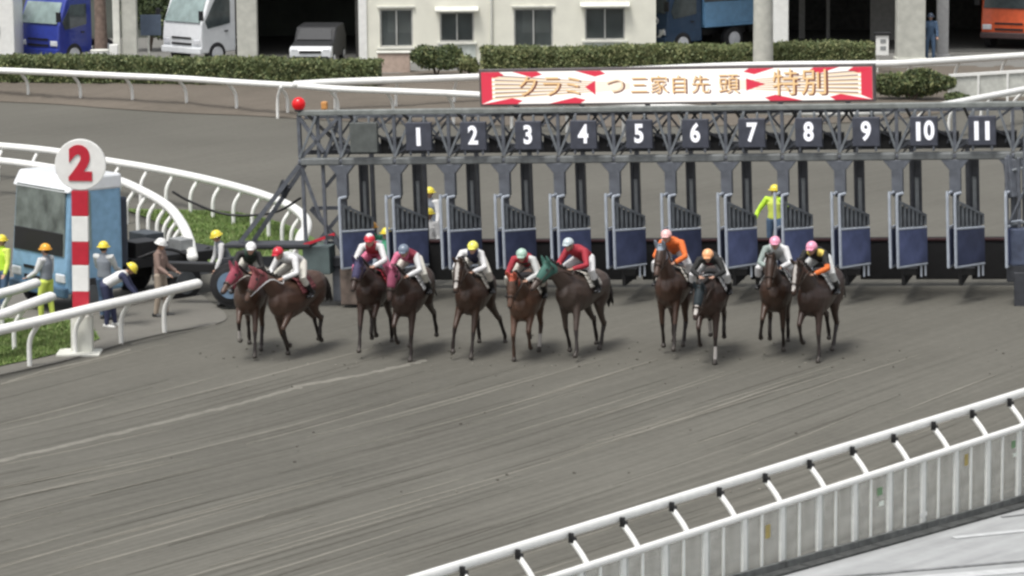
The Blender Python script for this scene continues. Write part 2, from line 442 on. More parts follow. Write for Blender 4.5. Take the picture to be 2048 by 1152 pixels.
# ================================================================== RAILS
def post_mesh(h, over, r=.052, sgn=1):
    """curved arm: foot at origin, bar at (0, over, h): leaning out along local +y"""
    mb = MB()
    mb.tube(catmull([(0, 0, -.05), (0, 0, h * .45), (0, over * .22, h * .7), (0, over * .72, h * .9), (0, over, h)], 4), r, white, n=8)
    ob = mb.build('post', None, True); me = ob.data; bpy.data.objects.remove(ob); return me
def rail(label, tops, z, over, step, group=None, start=.3, bar=(.13, .105), cap=False, side=1, smooth=8, name='track_rail'):
    """tops: picture points of the bar; side: +1 posts stand to the left of the walking direction"""
    P = catmull([at(u, v, z) for u, v in tops], smooth)
    c = P[0]; root = thing(name, (c.x, c.y, zg(c.x, c.y)), 0, label, 'rail', group)
    o = Vector(root.location); mb = MB()
    mb.tube([p - o for p in P], bar, white, n=12, side=None)
    mb.build('rail_bar', root, True)
    me = post_mesh(z - .06, over)
    for p, t in walk(P, step, start):
        nn = Vector((-t.y, t.x, 0)).normalized() * side         # from bar to foot
        ob = link('post', me, root)
        f = p + nn * over; ob.location = Vector((f.x, f.y, zg(f.x, f.y))) - o
        ob.rotation_euler = (0, 0, math.atan2(-nn.y, -nn.x) - math.pi / 2)
    return root
rail('long white rail along the brown earth bank on the far side of the track',
     [(-120, 137), (0, 141), (97, 145), (226, 151), (358, 157), (479, 165), (600, 172), (680, 178), (830, 184), (960, 190), (1300, 212), (1500, 221), (1700, 226), (1850, 215), (1960, 196), (2120, 165)], 1.05, .42, 2.12, start=1.05, side=1)
rail('white rail crossing behind the lit red and white display, rising to the top right corner',
     [(590, 169), (680, 164), (830, 159), (960, 154), (1250, 141), (1490, 131), (1750, 128), (1850, 124), (2048, 111), (2150, 104)], 1.1, .3, 2.0, start=.5, side=1, bar=(.13, .12))
rail('upper of two white infield rails curving down behind the tow truck',
     [(-120, 283), (0, 292), (110, 303), (215, 322), (300, 336), (400, 356), (480, 376), (540, 395), (585, 415), (610, 437), (612, 460), (600, 485)], .95, .25, 1.35, start=.4, side=-1, group=None)
rail('lower of two white infield rails, ending in a steep curve behind the tow truck',
     [(-120, 318), (0, 322), (130, 340), (225, 357), (285, 382), (335, 412), (362, 445), (378, 480), (385, 515)], .95, .25, 1.2, start=.5, side=-1)
rail('white rail in front of the striped pole, its end near the leftmost horse',
     [(-200, 700), (-60, 673), (0, 660), (100, 637), (200, 613), (300, 590), (395, 567)], .97, .28, 1.42, start=.58, side=1, cap=True)
rail('short white rail end at the left edge, behind the longer rail by the striped pole',
     [(-160, 664), (-60, 645), (0, 630), (50, 612), (102, 593)], .97, .25, 1.4, start=.9, side=1)
rail('highest of three white rail ends at the left edge by the lime vest',
     [(-140, 618), (-40, 600), (0, 588), (40, 577), (72, 566)], .97, .25, 1.5, start=.5, side=1)

# front fence with clear panels
T = Vector((.612, .791, 0)); NL = Vector((-.791, .612, 0))
pa = at(2048, 1000); fence = thing('crowd_fence', pa, 0, 'white viewing fence with clear panels and black brackets in the lower right corner', 'fence')
fb = onground((pa + T * 0).x, pa.y)
def fpos(s, off=0, z=0):
    p = pa + T * s + NL * off; return Vector((p.x, p.y, zg(p.x, p.y) + z)) - pa
S0, S1 = -19.2, 6.0
def rise(s_): return max(0, -s_) * .040
OVER = .36
mb = MB(); mb.tube([fpos(s, OVER, 1.66) for s in np.linspace(S0, S1, 20)], (.05, .075), white, n=10); mb.build('top_rail', fence, True)
mb = MB(); mb.tube([fpos(s, 0, 1.24) for s in np.linspace(S0, S1, 20)], (.045, .055), white, n=10); mb.build('middle_rail', fence, True)
mb = MB()
for a in np.arange(S0, S1, 2): mb.bar(fpos(a, -.06, .05 + rise(a)), fpos(a + 1.98, -.06, .05 + rise(a + 1.98)), .06, .1, mat('fence_foot', (.12, .125, .12), .8, var=.4))
mb.build('base_strip', fence)
mb = MB()
mb.tube(catmull([(0, 0, 1.22), (0, .10, 1.36), (0, .22, 1.49), (0, OVER - .05, 1.585)], 5), (.042, .045), white, n=8)
o = mb.build('curved_arm', fence, True); arm_me = o.data; bpy.data.objects.remove(o)
mb = MB(); mb.box((0, OVER - .085, 1.57), (.085, .08, .075), black); mb.box((-.03, OVER - .085, 1.63), (.045, .06, .08), black)
o = mb.build('bracket', fence); br_me = o.data; bpy.data.objects.remove(o)
upm = mat('fence_upright', (.76, .77, .73), .5, var=.08)
mb = MB(); mb.box((0, 0, .62), (.10, .05, 1.14), upm); mb.box((.12, .02, .62), (.035, .03, 1.14), mat('fence_inner_bar', (.45, .46, .44), .5))
o = mb.build('upright', fence); up_me = o.data; bpy.data.objects.remove(o)
panel_m = mat('clear_panel', (.60, .61, .57), .25, var=.35, scale=4, trans=.76)
mb = MB(); mb.box((0, 0, .64), (.86, .012, 1.08), panel_m); mb.box((-.06, -.02, .64), (.05, .02, 1.08), upm); o = mb.build('panel', fence); pn_me = o.data; bpy.data.objects.remove(o)
rz = math.atan2(T.y, T.x)
s_ = S0
while s_ < S1:
    for nm_, me_ in (('curved_arm', arm_me), ('bracket', br_me)):
        ob = link(nm_, me_, fence); ob.location = fpos(s_); ob.rotation_euler = (0, 0, rz)
    s_ += 1.2
s_ = S0; k = 0
while s_ < S1:
    ob = link('upright', up_me, fence); ob.location = fpos(s_); ob.rotation_euler = (0, 0, rz)
    ob = link('panel', pn_me, fence); ob.location = fpos(s_ + .5); ob.rotation_euler = (0, 0, rz)
    s_ += 1.0; k += 1
# stickers on the panels
for ss, zz, cc, dd in ((-7.6, .9, (.38, .30, .10), (.12, .2)), (-1.9, 1.0, (.38, .31, .12), (.1, .18)), (-4.5, .95, (.16, .28, .15), (.14, .12)), (-4.45, .75, (.75, .8, .72), (.14, .07)), (-.4, 1.0, (.16, .28, .15), (.12, .12)), (-.35, .82, (.7, .75, .68), (.12, .06)), (-3.2, .35, (.8, .8, .78), (.2, .07))):
    mb = MB(); mb.box((0, 0, 0), (dd[0], .006, dd[1]), mat('notice_%.2f' % (cc[0] + cc[2] * .1), cc, .6))
    ob = mb.build('notice', fence); ob.location = fpos(ss, -.02, zz); ob.rotation_euler = (0, 0, rz)
# apron on the spectators' side, its terrace edges and shadows only painted on
mb = MB()
apm = MB(); dk = mat('drain_grate', (.05, .052, .05), .8, var=.4)
def ap(s_, off, z=0):
    p = pa + T * s_ + NL * off; return Vector((p.x, p.y, zg(pa.x, p.y) * 0 + pa.z + rise(s_) + z))
for a in range(-28, 14):
    apm.poly([ap(a, -.1), ap(a, -30), ap(a + 1, -30), ap(a + 1, -.1)], conc_m)
tag(apm.build('apron'), kind='structure')
mb = MB()
for a in range(-26, 12): mb.bar(ap(a, -.28, .02), ap(a + .97, -.28, .02), .2, .03, dk)
tag(mb.build('drain'), kind='structure')
jm = mat('apron_edge_shadow', (.18, .185, .185), .8, var=.3); jl = mat('apron_pale_strip', (.48, .49, .49), .7, var=.1)  # dark and pale strips paint terrace edges and their shadows, no steps modelled
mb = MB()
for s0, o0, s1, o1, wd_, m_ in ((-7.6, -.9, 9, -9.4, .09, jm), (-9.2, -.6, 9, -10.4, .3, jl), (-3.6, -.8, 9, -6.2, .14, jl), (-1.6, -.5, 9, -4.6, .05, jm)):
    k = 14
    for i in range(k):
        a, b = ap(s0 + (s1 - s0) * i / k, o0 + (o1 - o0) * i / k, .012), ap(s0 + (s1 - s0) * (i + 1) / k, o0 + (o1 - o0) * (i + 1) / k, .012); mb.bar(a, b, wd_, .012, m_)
tag(mb.build('apron_painted_terraces'), kind='structure')

# ================================================================== STARTING GATE
GP = at(1349, 610); GYAW = -13
gate = thing('starting_gate', GP, 0, 'long dark steel starting gate with numbered boards 1 to 11 and blue padded doors', 'starting gate')
GP.z += .02; gate.location = GP
gate.rotation_euler = (0, -math.atan(BANK * .85), R(GYAW))
PIT = 1.227
def gxk(k): return (k - 6) * PIT
XL, XR = gxk(0) - .95, gxk(12) + .75
mb = MB(); mb.bar((XL, 0, 4.27), (XR, 0, 4.27), .14, .12, lsteel); mb.build('top_beam', gate, bevel=.02)
mb = MB()
for k in range(-1, 13):
    mb.bar((max(gxk(k), XL) + .03, 0, 3.19), (min(gxk(k + 1), XR) - .03, 0, 3.19), .2, .16, mid_steel)
    mb.bar((max(gxk(k), XL) - .04, 0, 3.19), (max(gxk(k), XL) + .04, 0, 3.19), .16, .11, steel)
mb.build('lower_beam', gate, bevel=.03)
mb = MB(); mb.bar((XL, 2.4, 3.2), (XR, 2.4, 3.2), .14, .14, dsteel); mb.build('rear_beam', gate)
# truss between the beams
mb = MB()
for k in range(-1, 13):
    x0 = max(gxk(k), XL); x1 = min(gxk(k + 1), XR)
    mb.bar((x0, 0, 3.27), (x0, 0, 4.21), .07, .07, steel)
    mb.bar((x0, .07, 3.3), (x1, .07, 4.2), .05, .05, steel)
    mb.bar((x0, -.04, 3.28), (x0 + .42, -.04, 4.2), .05, .05, slat_m)
    mb.bar((x1, .0, 3.28), (x1 - .3, .0, 4.2), .05, .05, slat_m)
    mb.bar((x0 + .3, 2.38, 3.2), (x0 + .2, 0.06, 4.22), .05, .05, dsteel)
    mb.bar((x0 + .55, .05, 3.9), (x1 + .25, .3, 3.35), .05, .05, dsteel)
for k in range(0, 24):
    xa = XL + .55 * k + .5
    if xa + .9 > XR: break
    mb.bar((xa, .5, 3.3), (xa + .62, .5, 4.1), .045, .045, dsteel); mb.bar((xa + .62, .5, 3.3), (xa, .5, 4.1), .04, .04, steel)
mb.bar((XL, .5, 4.12), (XR, .5, 4.12), .06, .06, steel); mb.bar((XL, .5, 3.34), (XR, .5, 3.34), .08, .1, dsteel)
for k in range(13):
    mb.tube(catmull([(gxk(k) + .15, -.06, 3.3), (gxk(k) + .3, -.1, 3.42), (gxk(k) + .45, -.05, 3.36)], 4), .02, black, n=5)
mb.build('truss', gate)
# number boards
bd = MB(); bd.box((0, 0, 0), (.58, .12, .62), boardm); bd.box((-.2, -.02, -.36), (.05, .05, .12), steel); bd.box((.2, -.02, -.36), (.05, .05, .12), steel)
bd.box((-.18, 0, .37), (.05, .06, .14), slat_m); bd.box((.12, 0, .37), (.05, .06, .14), slat_m)
bdo = bd.build('number_board', gate, bevel=.015)
bg_ = MB(); bg_.box((0, 0, 0), (.62, .14, .66), boardg); bg_.box((-.2, 0, .39), (.05, .06, .14), slat_m); bg_.box((.12, 0, .39), (.05, .06, .14), slat_m)
bgo = bg_.build('number_board', gate, bevel=.015); bgo.location = (gxk(0) + .58, -.16, 3.73)
bgo['label'] = 'blank grey number board at the left end'
def digit_block(parent, s):
    """white block numerals; a 1 is a plain upright bar"""
    wd = .15; n = len(s); x = -(n - 1) * .115
    for ch in s:
        if ch == '1':
            m_ = MB(); m_.box((x, -.068, 0), (.09, .012, .40), digit_m); m_.build('numeral', parent)
        else:
            o_ = text_obj('numeral', ch, .55, digit_m, parent, bold=.018, ext=.006, sx=.80); o_.location = (x, -.068, 0)
        x += .23
for k in range(1, 12):
    b_ = bdo if k == 1 else copy_part(bdo, gate, (0, 0, 0))
    b_.location = (gxk(k) + .60, -.16, 3.74); digit_block(b_, str(k))
# motor boxes hung on the rear beam
mx = MB(); mx.box((0, 0, 0), (.42, .3, .34), blackpad); mx.box((-.26, -.05, -.06), (.12, .2, .2), dsteel); mx.tube([(.0, -.2, -.05), (.1, -.25, .2)], .025, steel)
mo = mx.build('latch_box', gate, bevel=.02)
for k in range(0, 12):
    b_ = mo if k == 0 else copy_part(mo, gate, (0, 0, 0)); b_.location = (gxk(k) + 1.06, .35, 3.5)
# posts
fp = MB()
fp.box((0, 0, 2.76), (.24, .18, .7), steel); fp.prism([(-.3, 0), (.3, 0), (.12, -.22), (-.12, -.22)], (0, 0, 3.115), (1, 0, 0), (0, 0, 1), .172, steel)
fp.box((0, .03, 1.6), (.13, .12, 1.62), steel); fp.box((0, -.03, 2.38), (.2, .2, .08), dsteel)
fpo = fp.build('front_post', gate, bevel=.01)
rp = MB(); rp.box((-.075, 0, 2.3), (.055, .1, 1.66), dsteel); rp.box((.075, 0, 2.3), (.055, .1, 1.66), dsteel); rp.box((0, .02, 2.9), (.096, .06, .44), dsteel); rp.box((0, 0, 1.6), (.22, .12, .25), dsteel)
rp.box((0, .03, 2.2), (.09, .02, .95), mat('pale_strip', (.30, .32, .33), .5))
rpo = rp.build('inner_post', gate)
# leaf of the open front door on the right stall side
lf = MB(); A, B = Vector((.03, -.45, 0)), Vector((.54, .42, 0)); dv = (B - A)
def q(t, z, o=0): return A + dv * t + Vector((dv.y, -dv.x, 0)).normalized() * o + Vector((0, 0, z))
lf.tube(catmull([q(0, .86), q(0, 1.7), q(0, 2.36), q(.05, 2.42), q(.2, 2.43)], 3), .032, ltube, n=8)
lf.tube([q(0, 1.68), q(1, 1.6)], .03, ltube, n=8); lf.tube([q(0, .86), q(.5, .84), q(1, .82)], .03, ltube, n=8)
lf.tube([q(.14, 1.66), q(.14, .87)], .018, slat_m, n=8); lf.box(q(.8, .7), (.04, .04, .28), ltube); lf.box(q(.95, .7), (.04, .04, .28), ltube)
lf.prism([(-.02, .89), (dv.length, .86), (dv.length, 1.58), (-.02, 1.65)], q(0, 0), dv.normalized(), (0, 0, 1), .05, bluepad)
for t in np.linspace(.12, .98, 7):
    lf.bar(q(t, 1.66), q(t, 2.27 - .42 * t), .03, .055, slat_m, up=dv.normalized())
lf.bar(q(.06, 2.27), q(1, 1.86), .04, .05, slat_m)
lf.prism([(.1, 1.7), (dv.length * .98, 1.64), (dv.length * .98, 1.84), (.1, 2.2)], q(0, 0, -.03), dv.normalized(), (0, 0, 1), .012, dsteel)
lfo = lf.build('door_leaf', gate)
l2 = MB()
l2.tube(catmull([(-.13, -.45, .86), (-.13, -.45, 2.36), (-.12, -.38, 2.42), (-.08, -.1, 2.43)], 3), .032, ltube, n=8)
l2.tube([(-.13, -.45, 1.7), (-.06, .0, 1.7)], .028, ltube, n=8); l2.tube([(-.13, -.45, .86), (-.06, 0, .86)], .028, ltube, n=8)
l2.prism([(0, .9), (.42, .9), (.42, 1.66), (0, 1.66)], (-.115, -.42, 0), Vector((.07, .45, 0)).normalized(), (0, 0, 1), .04, bluepad)
l2o = l2.build('door_leaf', gate)
# partition behind the door and its black foot
pt = MB(); pt.box((.02, 1.45, .68), (.09, 1.85, .72), blackpad); pt.box((.02, 1.45, 1.08), (.07, 1.85, .06), steel); pt.box((.2, .35, .66), (.3, .22, .16), black)
pt.box((.02, 2.4, 1.72), (.1, .1, 2.9), dsteel)
pto = pt.build('partition', gate, bevel=.02)
rd = MB(); rd.box((0, 0, .64), (1.08, .08, .94), blackpad); rd.box((0, -.05, 1.06), (1.04, .04, .07), mat('rear_door_trim', (.04, .012, .014), .6))
rdo = rd.build('rear_door', gate, bevel=.02)
for k in range(13):
    for proto, nm in ((fpo, 0), (rpo, 1), (lfo, 2), (l2o, 3), (pto, 4), (rdo, 5)):
        if k == 12 and nm in (1, 2, 5): continue
        if k == 0 and nm == 3: continue
        first = (k == 0) or (nm == 3 and k == 1)
        ob = proto if first else copy_part(proto, gate, (0, 0, 0))
        x = gxk(k); ob.location = {0: (x, 0, 0), 1: (x + .35, .5, 0), 2: (x, 0, 0), 3: (x, 0, 0), 4: (x, 0, 0), 5: (x + PIT / 2, 2.4, 0)}[nm]
# left end tower
mb = MB()
x0, x1 = XL, gxk(0)
for x, z0, z1 in ((x0, 3.2, 4.25), (x0 + .42, 3.2, 4.25), (x0 + .03, 1.0, 3.2), (x0 + .5, 1.2, 3.2)): mb.bar((x, .05, z0), (x, .05, z1), .07, .07, steel)
for a, b in (((x0, 0, 4.2), (x0 + .55, 0, 3.4)), ((x0, 0, 3.25), (x0 + .95, 0, 4.2)), ((x0 + .5, .1, 3.2), (x0 + .95, .1, 4.2)), ((x0 + .95, .2, 3.1), (x0 + .5, .2, 2.6)),
             ((x0, .0, 3.15), (x0 + .38, .1, 1.9)), ((x0 + .1, .4, 2.1), (x0 + 1.0, .4, 2.1)), ((x0 + .1, .3, 1.2), (x0 + .9, .3, 2.1)), ((x0 + .1, .3, 2.1), (x0 + .8, .3, 1.3)), ((x0, .5, 1.3), (x0 + 1.0, .5, 1.3)), ((x0 + .36, .1, 1.95), (x0 + .9, .2, 1.0))):
    mb.bar(a, b, .075, .075, steel)
mb.build('end_tower', gate)
# long double stay going down to the tow arm
mb = MB()
for dx_ in (0, .24):
    mb.bar((x0 - .02 + dx_ * .3, dx_, 3.12), (x0 - 1.42 + dx_, dx_ - .2, 1.42), .10, .10, steel)
mb.bar((x0 - .35, 0, 2.7), (x0 - .5, .1, 2.45), .05, .3, dsteel)
mb.build('stay', gate)
mb = MB()
mb.box((x0 - .75, -.1, 1.36), (2.0, .6, .09), dsteel); mb.box((x0 - .4, .3, 1.28), (1.6, .4, .14), mat('grey_green_deck', (.10, .13, .11), .5)); mb.box((x0 + .35, -.05, 1.02), (.62, .5, .62), mat('grey_green_tank', (.09, .12, .12), .5))
mb.bar((x0 - 1.9, 0, .95), (x0 + 1.0, .1, .95), .26, .22, dsteel)
mb.bar((x0 - 2.0, .2, .8), (x0 - 3.4, .3, .82), .3, .2, black)
mb.build('tow_arm', gate, bevel=.02)
mb = MB(); mb.bar((x0 + .1, -.36, 1.38), (x0 + .82, -.36, 1.62), .06, .06, red_m); mb.box((x0 + .7, -.36, 1.55), (.18, .08, .09), dsteel); mb.build('warning_bar', gate)
mb = MB(); mb.box((gxk(0) + .12, -.05, .42), (.42, .4, .8), mat('rusty_block', (.11, .085, .07), .8, var=.4)); mb.box((gxk(0) - .2, .2, .5), (.3, .3, .9), steel); mb.build('end_foot', gate, bevel=.02)
mb = MB(); wx, wy = x0 - 1.62, -.28
mb.disc((wx, wy, .49), (0, 1, 0), .49, .26, rubber, 28); mb.disc((wx, wy - .135, .49), (0, 1, 0), .40, .04, rubber, 28)
wheel = mb.build('wheel', gate, True, bevel=.03)
mb = MB(); mb.disc((wx, wy - .16, .49), (0, 1, 0), .30, .04, mat('blue_grey_hub', (.16, .24, .34), .4, .2), 24, .27); mb.disc((wx, wy - .19, .49), (0, 1, 0), .11, .06, ltube, 16)
mb.build('hub', wheel)
# right end frame
mb = MB(); xr = gxk(12) - .30
mb.box((xr + .48, -.1, 1.25), (.5, .4, .8), mat('end_pad', (.06, .075, .12), .6, var=.3))
for xx in (.16, .42, .72): mb.box((xr + xx, -.1, 2.0), (.07, .1, 2.3), steel)
for zz in (1.7, 2.3, 2.85): mb.bar((xr + .14, -.1, zz), (xr + .74, -.1, zz + .12), .06, .06, slat_m)
mb.bar((xr + .2, -.16, 1.75), (xr + .7, -.16, 2.8), .05, .05, steel); mb.bar((xr + .2, 0, 3.2), (xr + .3, -.1, 2.3), .2, .2, steel); mb.bar((xr + .6, 0, 4.2), (xr + .55, -.1, 2.5), .12, .12, steel)
mb.box((xr + .4, -.1, .72), (.5, .4, .4), dsteel); mb.box((xr + .50, -.15, .36), (.40, .34, .74), dsteel); mb.bar((xr + .1, 0, 1.75), (xr + .5, -.38, 1.85), .04, .04, ltube)
mb.build('end_frame', gate, bevel=.02)
mb = MB(); mb.ell((XL + .02, 0, 4.47), (.155, .155, .155), mat('beacon_red', (.62, .008, .012), .25, emit=.15)); mb.disc((XL + .02, 0, 4.34), (0, 0, 1), .1, .06, dsteel); mb.build('beacon', gate, True)
mb = MB(); mb.box((XL + .58, .1, 4.42), (.14, .12, .18), mat('orange_lamp', (.55, .26, .08), .4)); mb.build('lamp', gate, bevel=.03)
# hose sagging from the truck to the gate
mb = MB(); mb.tube(catmull([(x0 - .1, .2, 2.35), (x0 - .8, .4, 2.0), (x0 - 1.9, .5, 1.95), (x0 - 2.7, .4, 2.25), (x0 - 3.1, .3, 2.5)], 6), .03, black, n=6); mb.build('hose', gate, True)

# --- lit display on top of the gate
X0, X1, Z0, Z1 = -4.18, 4.46, 4.36, 5.16
dsp = MB(); dsp.box(((X0 + X1) / 2, .12, (Z0 + Z1) / 2), (X1 - X0, .22, Z1 - Z0), mat('display_case', (.10, .085, .085), .5))
for k in range(6): dsp.box((X0 + .8 + k * 1.45, .1, 4.34), (.1, .1, .08), steel)
dsp = dsp.build('display_board', gate, bevel=.01)
def led(name, c, e):
    m = mat(name, (.02, .02, .02), .4, var=.02); b = m.node_tree.nodes['Principled BSDF']
    b.inputs['Emission Color'].default_value = (*c, 1); b.inputs['Emission Strength'].default_value = e; return m
lw = led('led_white', (1, .96, .90), .84); lc = led('led_cream', (1, .78, .52), .68); lr = led('led_red', (.72, .03, .07), .74); lb = led('led_brown', (.26, .06, .03), .45); lo = led('led_orange', (1, .66, .32), .66)
face = MB(); yf = .004
e = .05
face.poly([(X0 + e, yf, Z0 + e), (X1 - e, yf, Z0 + e), (X1 - e, yf, Z1 - e), (X0 + e, yf, Z1 - e)], lw)
face.build('screen', dsp)
zc = (Z0 + Z1) / 2; cx = (X0 + X1) / 2
class Each:
    def __init__(s, name): s.name = name
    def poly(s, pts, m):
        a = MB(); a.poly(pts, m); return a.build(s.name, dsp)
ryl = Each('ray'); ryr = ryl; rd_ = Each('red_border'); rb_ = Each('ray_outline')
y2, y3 = -.002, -.006
for sgn, xe, mbx in ((1, X0 + e, ryl), (-1, X1 - e, ryr)):
    # red border on the end
    rd_.poly([(xe, y3, Z0 + e), (xe + sgn * .24, y3, Z0 + e + .10), (xe + sgn * .24, y3, Z1 - e - .07), (xe, y3, Z1 - e)], lr)
    hh = Z1 - Z0 - 2 * e; n = 6
    for i in range(n):
        za = Z0 + e + .08 + (hh - .14) * (i + .12) / n; zb = Z0 + e + .08 + (hh - .14) * (i + .62) / n
        foc = 3.3
        mbx.poly([(xe + sgn * .16, y2, za), (xe + sgn * .16, y2, zb), (xe + sgn * foc, y2, zc + (zb - zc) * .25), (xe + sgn * foc, y2, zc + (za - zc) * .25)], lc)
        rb_.poly([(xe + sgn * .3, y3, zb), (xe + sgn * .3, y3, zb + .026), (xe + sgn * 2.5, y3, zc + (zb + .012 - zc) * .45), (xe + sgn * 2.5, y3, zc + (zb - zc) * .45)], lb)
    for xa, xb, up in ((.7, 1.25, 1), (2.1, 2.65, 1), (0, .8, -1), (1.5, 2.2, -1), (.0, .4, 1)):
        ze = (Z1 - e) if up > 0 else (Z0 + e)
        rd_.poly([(xe + sgn * xa, y3, ze), (xe + sgn * xb, y3, ze), (xe + sgn * (xb + .12), y3, ze - up * .07), (xe + sgn * (xb - .12), y3, ze - up * .13)], lr)
tr = Each('arrow'); k = (X1 - X0) / 792.0
def dx(u): return X0 + (u - 960) * k
tr.poly([(dx(1197), -.01, zc + .14), (dx(1197), -.01, zc - .18), (dx(1176), -.01, zc)], lr)
tr.poly([(dx(1499), -.01, zc + .14), (dx(1499), -.01, zc - .13), (dx(1537), -.01, zc + .01)], lr)
for txt, u, sz, mm in (('ク', 1060, .50, lo), ('ラ', 1108, .50, lo), ('ミ', 1152, .48, lo), ('つ', 1237, .44, lc), ('三', 1285, .42, lo), ('家', 1325, .42, lo), ('自', 1365, .42, lo), ('先', 1408, .42, lo), ('頭', 1464, .46, lo), ('特', 1577, .60, lo), ('別', 1634, .60, lo)):
    a = text_obj('lettering', txt, sz, lb, dsp, bold=.0, ext=.001, sx=1.06); a.location = (dx(u) + .034, -.012, zc - .028)
    a = text_obj('lettering', txt, sz, mm, dsp, bold=.0, ext=.001); a.location = (dx(u), -.018, zc)

# ================================================================== DISTANCE POLE
pb = at(165, 706)
pole = thing('distance_pole', pb, 0, 'red and white striped furlong pole topped by a round white 2 sign', 'distance pole')
pole.rotation_euler = (0, R(1.1), 0)
SP = 97.3
def pz(v): return (706 - v) / SP
mb = MB(); mb.prism([(-.225, 0), (.225, 0), (.225, pz(628)), (-.225, pz(628))], (0, 0, 0), (1, 0, 0), (0, 0, 1), .30, dirtywhite); mb.build('base', pole, bevel=.02)
mb = MB(); mb.box((-.05, -.1, .02), (.9, .7, .07), dirtywhite); mb.build('foot_plate', pole, bevel=.02)
vv = [628, 578, 524, 476, 424, 372]
mb = MB(); mb.box((0, 0, (pz(628) + pz(620)) / 2), (.36, .26, .1), white)
for i in range(len(vv) - 1):
    z0, z1 = pz(vv[i]), pz(vv[i + 1]); m_ = red_m if i % 2 == 0 else white
    mb.box((-.02, 0, (z0 + z1) / 2), (.34, .2, z1 - z0 - .001), m_)
mb.build('striped_shaft', pole, bevel=.012)
mb = MB(); mb.disc((.0, -.06, pz(319)), (0, 1, 0), .53, .1, white, 48); dsc = mb.build('disc', pole, bevel=.015)
n2 = text_obj('numeral', '2', .93, red_m, dsc, bold=.055, ext=.008, sx=.95); n2.location = (.0, -.125, pz(319))

# ================================================================== VEHICLES
def wheel_part(root, x, y, r, wd, name='wheel', hubm=None):
    mb = MB(); mb.disc((0, 0, 0), (0, 1, 0), r, wd, rubber, 24); o = mb.build(name, root, True, bevel=.03); o.location = (x, y, r)
    s = 1 if y > 0 else -1
    mb = MB(); mb.disc((0, s * (wd / 2 + .005), 0), (0, 1, 0), r * .6, .05, hubm or chrome, 20); mb.build('rim', o)
    return o
def cab_truck(label, loc, fwd, body, W=2.1, L=1.7, H=2.55, bed=None, bedL=4.2, bedH=1.0, glassm=pglass, roofm=None, zb=.45, name='parked_truck', group=None, trim=None, slope=.3, deflector=False, wsb=1.56, mirrors=True, swx=None, hub=None, bev=.06):
    root = thing(name, loc, math.atan2(fwd[1], fwd[0]), label, 'truck', group)
    prof = [(-L / 2, zb), (L / 2, zb), (L / 2 + .04, 1.0), (L / 2 - .02, 1.52), (L / 2 - slope, H - .1), (L / 2 - slope - .12, H), (-L / 2, H)]
    mb = MB(); mb.prism(prof, (0, 0, 0), (1, 0, 0), (0, 0, 1), W, body); mb.build('cab', root, bevel=bev)
    if roofm:
        mb = MB(); mb.prism([(L / 2 - slope + .1, H - .28), (L / 2 - slope - .1, H + .06), (-L / 2, H + .06 + (.35 if deflector else 0)), (-L / 2, H - .28)], (0, 0, 0), (1, 0, 0), (0, 0, 1), W + .03, roofm); mb.build('roof', root, bevel=.05)
    # windscreen lies on the sloping front
    a = Vector((L / 2 - .015 - (.01 if wsb < 1.5 else 0), 0, wsb)); b = Vector((L / 2 - slope + .03, 0, H - .22)); d = (b - a)
    nrm = Vector((d.z, 0, -d.x)).normalized()
    mb = MB(); mb.prism([(-W / 2 + .1, 0), (W / 2 - .1, 0), (W / 2 - .16, d.length), (-W / 2 + .16, d.length)], a + nrm * .02, (0, 1, 0), d.normalized(), .05, glassm); mb.build('windscreen', root, bevel=.01)
    for s in (1, -1):
        mb = MB(); mb.prism([(L / 2 - .3, 1.35), (L / 2 - .18, 1.62), (L / 2 - slope - .2, H - .3), (-L / 2 + .3 if swx is None else swx, H - .3), (-L / 2 + .3 if swx is None else swx, 1.5)], (0, s * (W / 2 + .004), 0), (1, 0, 0), (0, 0, 1), .03, glass if swx is None else pglass); mb.build('side_window', root)
        mb = MB(); mb.box((L / 2 + .03, s * (W / 2 - .24), .86), (.07, .36, .2), chrome); mb.build('headlight', root, bevel=.03)
        mb = MB(); mb.box((-.35, s * (W / 2 + .02), 1.22), (.16, .03, .05), black); mb.build('handle', root)
        if not mirrors: continue
        mb = MB(); mb.box((L / 2 + .12, s * (W / 2 + .12), 1.85), (.08, .2, .36), black); mb.bar((L / 2 - .05, s * W / 2, 1.95), (L / 2 + .12, s * (W / 2 + .1), 1.95), .03, .03, black); mb.build('mirror', root, bevel=.02)
    mb = MB(); mb.box((L / 2 + .05, 0, .55), (.14, W + .02, .24), trim or body); mb.build('bumper', root, bevel=.04)
    mb = MB(); mb.box((L / 2 + .045, 0, 1.0), (.03, W * .5, .07), black); mb.box((L / 2 + .045, 0, .78), (.03, W * .5, .08), black); mb.build('grille', root)
    mb = MB(); mb.box((-L / 2 - bedL / 2 + .2, 0, .72), (bedL + .4, .9, .24), black); mb.build('chassis', root)
    if bed:
        mb = MB(); x = -L / 2 - .1 - bedL / 2
        mb.box((x, 0, 1.0), (bedL, W + .1, .1), bed)
        for s in (1, -1): mb.box((x, s * W / 2, 1.05 + bedH / 2), (bedL, .06, bedH), bed)
        mb.box((x - bedL / 2, 0, 1.05 + bedH / 2), (.06, W - .06, bedH), bed); mb.box((x + bedL / 2, 0, 1.05 + bedH / 2 + .1), (.06, W - .06, bedH + .2), bed)
        mb.build('cargo_bed', root, bevel=.02)
    for s in (1, -1):
        wheel_part(root, .1, s * (W / 2 - .12), .42, .26, hubm=hub); wheel_part(root, -L / 2 - bedL * .6, s * (W / 2 - .14), .45, .3, hubm=hub)
    return root
YZ = .31
blue_t = mat('truck_blue', (.025, .045, .30), .3, coat=.5, var=.1); white_t = mat('truck_white', (.74, .76, .78), .3, coat=.4, var=.04)
